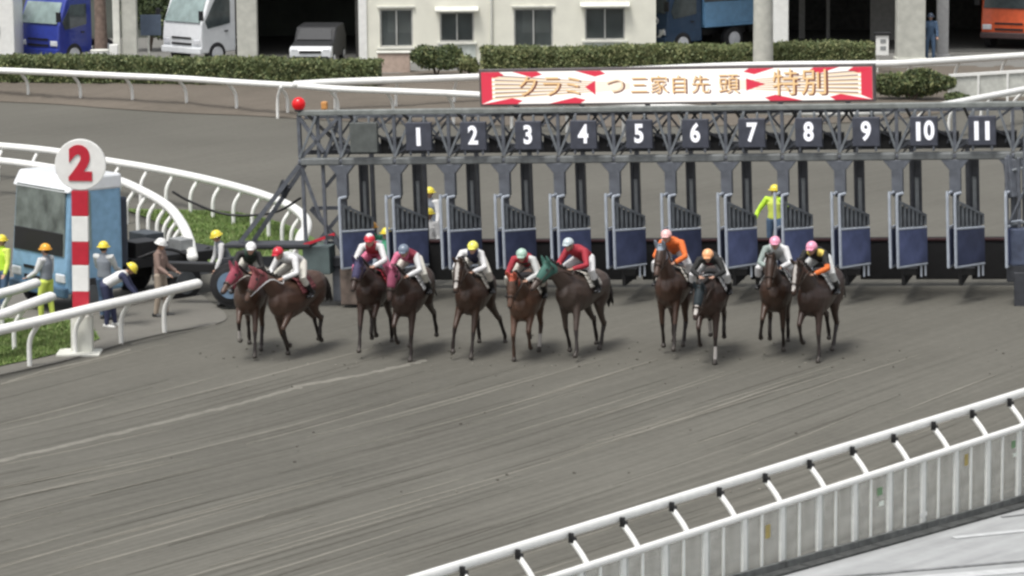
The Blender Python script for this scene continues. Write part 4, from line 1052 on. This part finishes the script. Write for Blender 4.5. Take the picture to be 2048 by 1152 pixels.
def stand_joints(lean=0, arms=((10, 15), (10, 15)), bend=0, ab=8, hipz=.92, step=.08, nod=0):
    L_ = R(lean); u = V3(math.sin(L_), 0, math.cos(L_)); p = V3(-.12 * math.sin(L_), 0, hipz + .03)
    J = dict(pelvis=p, waist=p + u * .17, chest=p + u * .37, neck=p + u * .53)
    hu = V3(math.sin(L_ * .8 + R(nod)), 0, math.cos(L_ * .8 + R(nod))); J['head'] = J['neck'] + hu * .14; J['hup'] = hu; J['face'] = V3(hu.z, 0, -hu.x)
    for i, (a, s) in enumerate((('l', 1), ('r', -1))):
        sh = p + u * .47 + V3(0, s * .19, 0); a1, a2 = R(arms[i][0]), R(arms[i][0] + arms[i][1]); k = math.sin(R(ab))
        J['sh' + a] = sh; J['el' + a] = sh + V3(math.sin(a1), s * k, -math.cos(a1)) * .29; J['ha' + a] = J['el' + a] + V3(math.sin(a2), s * k * .3, -math.cos(a2)) * .26
        st = step * s; J['hip' + a] = p + V3(0, s * .095, -.02); J['an' + a] = V3(st, s * .11, .075); J['kn' + a] = (J['hip' + a] + J['an' + a]) / 2 + V3(.04 + bend, s * .015, .02); J['to' + a] = J['an' + a] + V3(.17, s * .02, -.045)
    return J
def clothm(name, c, var=.1): return mat('cloth_' + name, c, .75, var=var, scale=9)
WH = clothm('white', (.64, .64, .64)); CREAMB = clothm('breeches_cream', (.58, .56, .50)); RED = clothm('red', (.34, .025, .04)); DKRED = clothm('maroon', (.17, .012, .03)); PINK = clothm('pink', (.58, .15, .25)); NAVY = clothm('navy', (.03, .035, .08)); BLK = clothm('black', (.014, .014, .014))
GRYW = clothm('grey_white', (.52, .53, .52)); ORG = clothm('orange', (.66, .15, .03)); YEL = clothm('yellow', (.72, .56, .12)); DKGREEN = clothm('dark_green', (.02, .045, .03)); GRYBL = clothm('grey_blue', (.24, .28, .33)); LIME = clothm('lime', (.50, .78, .05)); YLIME = clothm('yellow_lime', (.66, .76, .14)); GREY = clothm('grey', (.21, .23, .26)); GREEN = clothm('green', (.06, .32, .18)); BEIGE = clothm('beige', (.34, .28, .22)); SBLUE = clothm('steel_blue', (.07, .12, .2)); GRGREY = clothm('green_grey', (.25, .30, .28))
def capm(n, c): return mat('cap_' + n, c, .3, var=.05, coat=.3)
BOOT = mat('boot_black', (.015, .015, .016), .35)

# ================================================================== HORSES
F_ = dict(stand=((.52, .95), (.53, .50), (.52, .14), (.57, .04)), reach=((.56, .98), (.86, .66), (1.02, .30), (1.10, .2)), fold=((.54, .95), (.82, .72), (.68, .38), (.58, .33)), back=((.46, .95), (.36, .52), (.16, .18), (.14, .06)), plant=((.55, .96), (.68, .53), (.74, .15), (.80, .04)), lift=((.55, .96), (.78, .62), (.74, .25), (.74, .13)))
H_ = dict(stand=((-.44, .92), (-.76, .52), (-.70, .14), (-.64, .04)), push=((-.5, .92), (-.92, .58), (-1.1, .22), (-1.12, .08)), under=((-.34, .9), (-.56, .5), (-.36, .15), (-.28, .05)), lift=((-.32, .93), (-.66, .62), (-.60, .27), (-.66, .17)), wide=((-.42, .92), (-.72, .52), (-.62, .15), (-.55, .05)))
def feet_z(h, p): return -h[0] * math.sin(p) + (h[1] - .03) * math.cos(p)
def horse(uv, beta, label, coat, fl='plant', fr='fold', hl='push', hr='under', neck=34, head=-55, hyaw=0, dark=None, hood=None, hoodtop=None, blaze=False, socks=(), cloth=None, bridle=None, spread=(.0, .0), hspread=(0, 0), scale=1.05, grow=1.0, reins=None, pitch=0):
    """coat: material. Built facing +x; the whole thing is turned to its heading."""
    c = at(*uv); root = thing('racehorse', c, math.atan2(-math.cos(R(beta)), -math.sin(R(beta))), label, 'horse', 'racehorses leaving the gate')
    root.scale = (scale, scale, scale)
    dk = dark or coat; Y = V3(0, 1, 0); mz = mat('muzzle_dark', (.03, .022, .02), .5); hoof = mat('hoof', (.05, .042, .036), .5); wh = mat('horse_white', (.46, .43, .40), .6)
    P = []
    tor = [(-.95, 1.24, .11, .16), (-.84, 1.27, .24, .26), (-.62, 1.28, .305, .315), (-.36, 1.26, .305, .30), (-.1, 1.205, .305, .32), (.15, 1.17, .315, .355), (.38, 1.16, .30, .375), (.56, 1.19, .27, .35), (.70, 1.22, .225, .285), (.80, 1.25, .15, .20)]
    P.append(([V3(a, 0, z) for a, z, _, _ in tor], [(w_, h_) for _, _, w_, h_ in tor], Y, coat))
    P.append(([V3(.15, 0, 1.42), V3(.38, 0, 1.50), V3(.58, 0, 1.46)], [.10, .09, .11], Y, coat))        # withers
    na = R(neck); n0 = V3(.56, 0, 1.34); hy = R(hyaw)
    nd = V3(math.cos(na), math.sin(hy) * .35, math.sin(na)).normalized()
    poll = n0 + nd * .84
    P.append(([n0 - nd * .12, n0 + nd * .18, n0 + nd * .45, n0 + nd * .70, poll], [(.18, .29), (.145, .235), (.105, .175), (.085, .135), (.075, .11)], Y, coat))
    ha = R(head); hd = V3(math.cos(ha) * math.cos(hy), math.cos(ha) * math.sin(hy), math.sin(ha)).normalized()
    hu = (V3(0, 0, 1) - hd * hd.z).normalized(); hs_ = hd.cross(hu).normalized() * -1
    k0 = poll - hu * .03 - hd * .04
    P.append(([k0, k0 + hd * .16 - hu * .02, k0 + hd * .32 - hu * .01, k0 + hd * .46, k0 + hd * .56], [(.078, .115), (.09, .135), (.07, .10), (.056, .07), (.058, .062)], hs_, coat))
    P.append(([k0 + hd * .54, k0 + hd * .60], [(.056, .058), (.048, .045)], hs_, mz))
    for s in (1, -1):
        e0 = poll + hs_ * s * .055 + hu * .03; P.append(([e0, e0 + hu * .09 - hd * .05 + hs_ * s * .02, e0 + hu * .17 - hd * .075 + hs_ * s * .02], [.032, .034, .010], None, coat))
    paint = [([k0 + hd * .14 + hs_ * s * .088 + hu * .05], [.03], None, black) for s in (1, -1)]
    if blaze: paint.append(([k0 + hd * .08 + hu * .15, k0 + hd * .3 + hu * .11, k0 + hd * .5 + hu * .075], [.055, .05, .045], None, wh))
    lows = []
    for i, (nm, s, sp) in enumerate(((fl, 1, spread[0]), (fr, -1, spread[1]))):
        E, K, Ft, Hf = F_[nm]; y = s * .15
        def yy(k): return y + sp * k
        pts = [V3(.56, s * .13, 1.16), V3(E[0], yy(.1), E[1]), V3((E[0] + K[0]) / 2, yy(.35), (E[1] + K[1]) / 2), V3(K[0], yy(.55), K[1])]
        P.append((pts, [(.10, .17), (.088, .125), (.062, .075), (.048, .054)], Y, coat))
        P.append(([V3(K[0], yy(.55), K[1]), V3((K[0] + Ft[0]) / 2, yy(.8), (K[1] + Ft[1]) / 2), V3(Ft[0], yy(1), Ft[1]), V3((Ft[0] + Hf[0]) / 2, yy(1), (Ft[1] + Hf[1]) / 2)], [.049, .034, .041, .036], Y, dk))
        if ('f' + 'lr'[i]) in socks: P[-1:] = [([P[-1][0][0], P[-1][0][1]], P[-1][1][:2], Y, dk), (P[-1][0][1:], P[-1][1][1:], Y, wh)]
        hv = (V3(Hf[0], 0, Hf[1]) - V3(Ft[0], 0, Ft[1])); P.append(([V3(Hf[0], yy(1), Hf[1] + .03), V3(Hf[0] + .012, yy(1), Hf[1] - .005)], [.047, .057], Y, hoof)); lows.append(Hf)
    for i, (nm, s, sp) in enumerate(((hl, 1, hspread[0]), (hr, -1, hspread[1]))):
        S_, K, Ft, Hf = H_[nm]; y = s * .16
        def yy(k): return y + sp * k
        P.append(([V3(-.68, s * .15, 1.26), V3(-.56, s * .17, 1.10), V3(S_[0] - .06, yy(.1) , S_[1]), V3((S_[0] + K[0]) / 2, yy(.35), (S_[1] + K[1]) / 2), V3(K[0], yy(.55), K[1])], [(.13, .22), (.135, .235), (.10, .155), (.062, .082), (.046, .056)], Y, coat))
        P.append(([V3(K[0] - .03, yy(.55), K[1] + .03), V3(K[0] * .5 + Ft[0] * .5, yy(.8), K[1] * .5 + Ft[1] * .5), V3(Ft[0], yy(1), Ft[1]), V3((Ft[0] + Hf[0]) / 2, yy(1), (Ft[1] + Hf[1]) / 2)], [.054, .038, .043, .037], Y, dk))
        if ('h' + 'lr'[i]) in socks: P[-1:] = [([P[-1][0][0], P[-1][0][1]], P[-1][1][:2], Y, dk), (P[-1][0][1:], P[-1][1][1:], Y, wh)]
        P.append(([V3(Hf[0], yy(1), Hf[1] + .03), V3(Hf[0] + .012, yy(1), Hf[1] - .005)], [.046, .055], Y, hoof)); lows.append(Hf)
    fused('body', root, P, .022, 3, paint)
    root.rotation_euler = (0, R(pitch), root.rotation_euler.z)
    root.location.z -= min(feet_z(q_, R(pitch)) for q_ in lows) * scale
    # mane and tail
    mm = mat('mane_dark', (.018, .014, .012), .7, var=.3, scale=20)
    mb = MB()
    for k in range(22):
        t = k / 21; b = n0 + nd * (.02 + .84 * t) + V3(-math.sin(na), 0, math.cos(na)) * (.255 - .15 * t) ; sgn = -1 if k % 3 else 1
        mb.tube([b, b + V3(-.05, sgn * .05, .03), b + V3(-.09, sgn * (.10 - .03 * t), -.07 - .03 * random.random())], [.028, .02, .006], mm, n=5)
    mb.build('mane', root, True)
    mb = MB()
    for k in range(12):
        a = k * 2.4; j = V3(math.cos(a), math.sin(a), 0) * .035
        mb.tube(catmull([V3(-.97, 0, 1.33) + j * .3, V3(-1.13, 0, 1.32) + j * .8, V3(-1.26, random.gauss(0, .03), 1.08) + j * 1.5, V3(-1.32, random.gauss(0, .05), .78 + .1 * random.random()) + j * 1.8], 3), [.03] * 3 + [.035] * 4 + [.022, .016, .006], mm, n=5)
    mb.build('tail', root, True)
    # saddle, cloth, girth
    mb = MB(); sc_ = cloth or WH; pts = []
    for a in np.linspace(-1.25, 1.25, 13): pts.append((math.sin(a) * .335, 1.185 + math.cos(a) * .365))
    for i in range(12):
        (y0, z0), (y1, z1) = pts[i], pts[i + 1]
        mb.poly([(-.28, y0 * .99, z0 + .02), (.26, y0, z0 + (.05 if abs(y0) < .2 else 0)), (.26, y1, z1 + (.05 if abs(y1) < .2 else 0)), (-.28, y1 * .99, z1 + .02)], sc_)
    o = mb.build('saddle_cloth', root, True); so_ = o.modifiers.new('s', 'SOLIDIFY'); so_.thickness = .014; so_.offset = 1
    mb = MB(); mb.tube([(-.2, 0, 1.60), (-.02, 0, 1.585), (.18, 0, 1.61)], [(.17, .03), (.14, .028), (.12, .04)], BOOT, n=10, side=(0, 1, 0))
    for s in (1, -1): mb.tube([(.05, s * .17, 1.56), (.03, s * .31, 1.35), (.03, s * .345, 1.24)], .012, BOOT, n=6); mb.box((.05, s * .345, 1.215), (.09, .12, .02), ltube)
    mb.build('saddle', root, True)
    # bridle and reins
    bl = bridle or mat('leather', (.03, .018, .012), .5); mb = MB()
    def ring(t, kr):
        c_ = k0 + hd * t; rr = [c_ + hs_ * math.cos(a) * kr[0] + hu * math.sin(a) * kr[1] for a in np.linspace(0, 2 * math.pi, 13)]; mb.tube(rr, .012, bl, n=5, cap=False)
    ring(.40, (.07, .092)); ring(.02, (.088, .125))
    for s in (1, -1):
        mb.tube([k0 + hd * .02 + hs_ * s * .09, k0 + hd * .2 + hs_ * s * .098, k0 + hd * .48 + hs_ * s * .064], .011, bl, n=5)
        mb.tube(catmull([k0 + hd * .48 + hs_ * s * .064, n0 + nd * .62 + Y * s * .15, n0 + nd * .25 + Y * s * .19 + V3(0, 0, .1), V3(.70, s * .13, 1.70)], 4), .012, reins or bl, n=5)
    mb.build('bridle', root)
    if hood:
        G = [([poll - nd * .30, poll - nd * .12, poll + nd * .0], [(.093, .145), (.09, .135), (.085, .12)], Y, hood),
             ([k0, k0 + hd * .16 - hu * .02, k0 + hd * .33 - hu * .01], [(.088, .125), (.10, .145), (.082, .112)], hs_, hoodtop or hood)]
        for s in (1, -1):
            e0 = poll + hs_ * s * .055 + hu * .03; G.append(([e0, e0 + hu * .09 - hd * .05 + hs_ * s * .02, e0 + hu * .18 - hd * .075 + hs_ * s * .02], [.042, .042, .018], None, hood))
        fused('hood', root, G, .018, 2, [([k0 + hd * .14 + hs_ * s * .10 + hu * .05], [.035], None, black) for s in (1, -1)])
    return root
def rider(h, label, look, **kw):
    r = thing('person', h.location, h.rotation_euler.z, label, 'jockey', 'jockeys riding out of the gate')
    s = h.scale[0]; r.scale = (s, s, s); r.rotation_euler = h.rotation_euler
    figure(r, jockey_joints(**kw), dict(boots=True, goggles=True, shoe=BOOT, brim=True, **look))
    return r
bay = mat('coat_bay', (.070, .039, .027), .42, var=.2, scale=2.5); dbay = mat('coat_dark_bay', (.042, .024, .018), .42, var=.2, scale=2.5); brown = mat('coat_brown', (.056, .032, .022), .42, var=.2, scale=2.5); chest = mat('coat_chestnut', (.095, .05, .032), .42, var=.2, scale=2.5); grey_h = mat('coat_steel_grey', (.066, .047, .038), .42, var=.25, scale=2.5); pts_ = mat('coat_points', (.02, .014, .012), .5, var=.2)
cw, cr_, cb, cy, cg, clb, cpk, cor, cpeach = capm('white', (.78, .79, .78)), capm('red', (.58, .02, .04)), capm('slate', (.16, .2, .26)), capm('yellow', (.85, .80, .14)), capm('green_white', (.38, .54, .45)), capm('pale_blue', (.48, .55, .57)), capm('pink', (.80, .33, .46)), capm('orange', (.85, .42, .20)), capm('peach', (.82, .48, .46))
HP, HR, HV, HG, HO, HB = [clothm(n, c) for n, c in (('hood_pink', (.26, .045, .07)), ('hood_wine', (.20, .055, .06)), ('hood_violet', (.045, .04, .095)), ('hood_green', (.04, .12, .095)), ('hood_scarlet', (.42, .09, .05)), ('hood_teal', (.013, .022, .027)))]

h = horse((503, 708), 2, 'bay horse in a bright pink-red hood, leftmost of the field', bay, 'plant', 'fold', 'under', 'push', neck=30, head=-40, hyaw=-32, dark=pts_, hood=HP, cloth=HP, reins=CREAMB, socks=('fr',), pitch=-3)
rider(h, 'jockey with white cap and dark green jacket on the leftmost horse', dict(jacket=DKGREEN, trousers=CREAMB, cap=cw, sleeve=BLK), tilt=1)
h = horse((597, 708), 26, 'bay horse in a wine red hood, turned to the left beside the leftmost horse', bay, 'fold', 'back', 'lift', 'push', neck=38, head=-58, hyaw=-28, dark=pts_, hood=HR, cloth=HR, reins=WH, pitch=3)
rider(h, 'jockey with red cap and grey-white jacket on the horse in the wine red hood', dict(jacket=GRYW, trousers=CREAMB, cap=cr_, sleeve=WH), tilt=-1)
h = horse((748, 704), 8, 'dark bay horse in a violet hood, third from the left', dbay, 'fold', 'plant', 'push', 'lift', neck=30, head=-58, hyaw=-14, dark=pts_, hood=HV, cloth=RED, pitch=-5)
rider(h, 'jockey with red cap and white sleeves on the horse in the violet hood', dict(jacket=RED, trousers=PINK, cap=cr_, sleeve=WH, captop=WH, paint=lambda J, S, up, fw: [([J['waist']], [.14], PINK)]), rise=.04)
h = horse((828, 709), 14, 'dark bay horse in a bright pink hood, fourth from the left', dbay, 'plant', 'fold', 'push', 'under', neck=40, head=-66, hyaw=-6, dark=pts_, hood=clothm('hood_rose', (.27, .06, .11)), cloth=WH, pitch=4)
rider(h, 'jockey with slate cap and pink and maroon jacket beside the violet-hooded horse', dict(jacket=PINK, trousers=CREAMB, cap=cb, sleeve=(WH, PINK), paint=lambda J, S, up, fw: [([J['chest'] + S * .09 + up * .06], [.13], DKRED)]))
h = horse((950, 706), 12, 'brown horse with a white face stripe under the yellow cap, hind leg stretched right', brown, 'plant', 'lift', 'push', 'push', neck=42, head=-68, hyaw=-8, dark=pts_, blaze=True, cloth=CREAMB, spread=(-.05, -.12), hspread=(.2, 0), pitch=-2)
rider(h, 'jockey with bright yellow cap and navy jacket with white sleeves', dict(jacket=NAVY, trousers=CREAMB, cap=cy, sleeve=WH), tilt=1)
h = horse((1057, 709), 10, 'chestnut horse with a scarlet hooded face under the pale green cap', chest, 'fold', 'lift', 'under', 'push', neck=38, head=-66, hyaw=-10, dark=brown, hood=HO, hoodtop=chest, cloth=CREAMB, socks=('hl',), pitch=5)
rider(h, 'jockey with pale green cap and red jacket with a dark chest', dict(jacket=RED, trousers=CREAMB, cap=cg, sleeve=(GRYW, RED), paint=lambda J, S, up, fw: [([J['chest'] + fw * .08], [.10], DKGREEN)]))
h = horse((1160, 709), 26, 'grey brown horse in a green hood with forelegs planted wide', grey_h, 'plant', 'back', 'wide', 'push', neck=30, head=-46, hyaw=-26, dark=pts_, hood=HG, cloth=CREAMB, spread=(.12, 0), pitch=-4)
rider(h, 'jockey with pale blue cap and red jacket on the green-hooded horse', dict(jacket=RED, trousers=WH, cap=clb, sleeve=RED), tilt=-1)
h = horse((1345, 704), 12, 'bay horse standing tall with raised neck under the peach cap', bay, 'plant', 'back', 'under', 'push', neck=48, head=-62, hyaw=-12, dark=pts_, cloth=CREAMB, hood=GRYBL, hoodtop=brown, pitch=-6)
rider(h, 'jockey with peach cap and orange jacket', dict(jacket=ORG, trousers=WH, cap=cpeach, sleeve=ORG), rise=.05, tilt=-1)
h = horse((1424, 714), 10, 'dark bay horse with a teal hood and white face, head held low', dbay, 'plant', 'fold', 'lift', 'push', neck=17, head=-54, hyaw=-10, dark=pts_, hood=HB, blaze=True, cloth=WH, socks=('fl', 'hr'), pitch=5)
rider(h, 'jockey with orange cap and black jacket, head lowest of all', dict(jacket=BLK, trousers=WH, cap=cor, sleeve=BLK, paint=lambda J, S, up, fw: [([J['chest'] + fw * .1], [.08], DKRED)]), lean=-.06, rise=-.03)
h = horse((1552, 704), 8, 'brown horse under the pink cap with white sleeves, second from the right', brown, 'back', 'fold', 'push', 'lift', neck=40, head=-64, hyaw=-6, dark=pts_, cloth=GRYW, spread=(0, -.1), pitch=-3)
rider(h, 'jockey with pink cap and white jacket, second from the right', dict(jacket=GRYW, trousers=WH, cap=cpk, sleeve=(WH, GRGREY)))
h = horse((1640, 710), 22, 'dark brown horse with a white face stripe, rightmost of the field', dbay, 'plant', 'fold', 'under', 'push', neck=44, head=-70, hyaw=-12, dark=pts_, blaze=True, cloth=GRYW, spread=(.06, 0), pitch=2)
def stripes(J, S, up, fw):
    out = []
    for t in (.15, .5, .85):
        p = J['waist'] + (J['neck'] - J['waist']) * t; out.append(([p + S * .12], [.075], YEL)); out.append(([p - S * .06], [.075], YEL))
    out.append(([J['hal'], J['ell']], [.11, .09], ORG)); return out
rider(h, 'jockey with pink cap and black and yellow jacket with orange cuffs, rightmost', dict(jacket=BLK, trousers=GRYW, cap=cpk, sleeve=BLK, paint=stripes))

# ------------------------------------------------------------------ gate staff
yh, oh, wh_ = capm('helmet_yellow', (.80, .66, .06)), capm('helmet_orange', (.80, .38, .03)), capm('cap_white', (.72, .72, .70))
SHOE = mat('shoe_white', (.6, .6, .58), .5); SHOEB = mat('shoe_dark', (.03, .03, .03), .5)
def worker(u, vtop, face_deg, label, jacket, trousers, cap, sleeve=None, ground=None, group='gate staff', shoe=SHOEB, height=1.74, **kw):
    if ground is None:
        v = 12.7 * (vtop + 560) / (12.7 - height) - 560; p = at(u, v)
    else: p = ground
    r = thing('person', p, R(face_deg), label, 'person', group)
    figure(r, stand_joints(**kw), dict(jacket=jacket, sleeve=sleeve or jacket, trousers=trousers, cap=cap, shoe=shoe, fullbrim=True, hsize=1.08, brim=False))
    return r
worker(95, 480, 150, 'worker with orange helmet, grey vest and lime trousers left of the striped pole', GREY, YLIME, oh, sleeve=WH, arms=((20, 40), (5, 20)))
worker(8, 462, 230, 'worker with yellow helmet and lime vest at the left edge', LIME, SBLUE, yh, sleeve=YLIME)
worker(211, 476, 70, 'worker with yellow helmet and grey vest right of the striped pole', GREY, SBLUE, yh, sleeve=GRYW, arms=((30, 40), (25, 40)))
worker(222, 506, 0, 'worker with yellow helmet bending forward in a white and navy jacket', WH, NAVY, yh, sleeve=NAVY, lean=62, arms=((25, 10), (30, 10)), ground=at(222, 655), shoe=SHOE)
worker(322, 470, -15, 'worker with white cap, brown top and beige trousers by the truck deck', clothm('brown', (.26, .18, .15)), BEIGE, wh_, sleeve=clothm('brown', (.26, .18, .15)), arms=((15, 40), (12, 45)), nod=15)
wp = at_d(452, 500, 78.9); worker(452, 456, 200, 'worker with yellow helmet and grey jacket behind the tow arm of the gate', GREY, SBLUE, yh, sleeve=WH, ground=onground(wp.x, 78.9), lean=24)
worker(861, 372, 250, 'worker with yellow helmet and grey vest standing tall behind the second stall', GREY, SBLUE, yh, sleeve=WH)
worker(860, 414, 255, 'worker with yellow helmet and white jacket, just below the other in the same stall', WH, WH, yh, sleeve=WH)
worker(746, 440, 250, 'worker with orange helmet and green jacket inside the leftmost stall', GREEN, SBLUE, oh, sleeve=GREEN)
worker(775, 452, 250, 'worker with pale yellow helmet and green vest next to the orange helmet', GREEN, SBLUE, yh, sleeve=GRYBL)
worker(1549, 371, 250, 'worker with yellow helmet and lime jacket behind the stall numbered 8', YLIME, SBLUE, yh, sleeve=LIME, arms=((70, 20), (15, 20)), ab=40)
pb_ = Vector((gx(1860, 129.3), 129.3, .31)); worker(1860, 0, 270, 'person in steel blue work clothes beside the slim grey column', SBLUE, SBLUE, capm('navy', (.04, .06, .1)), ground=pb_, group=None, lean=8, height=1.7)
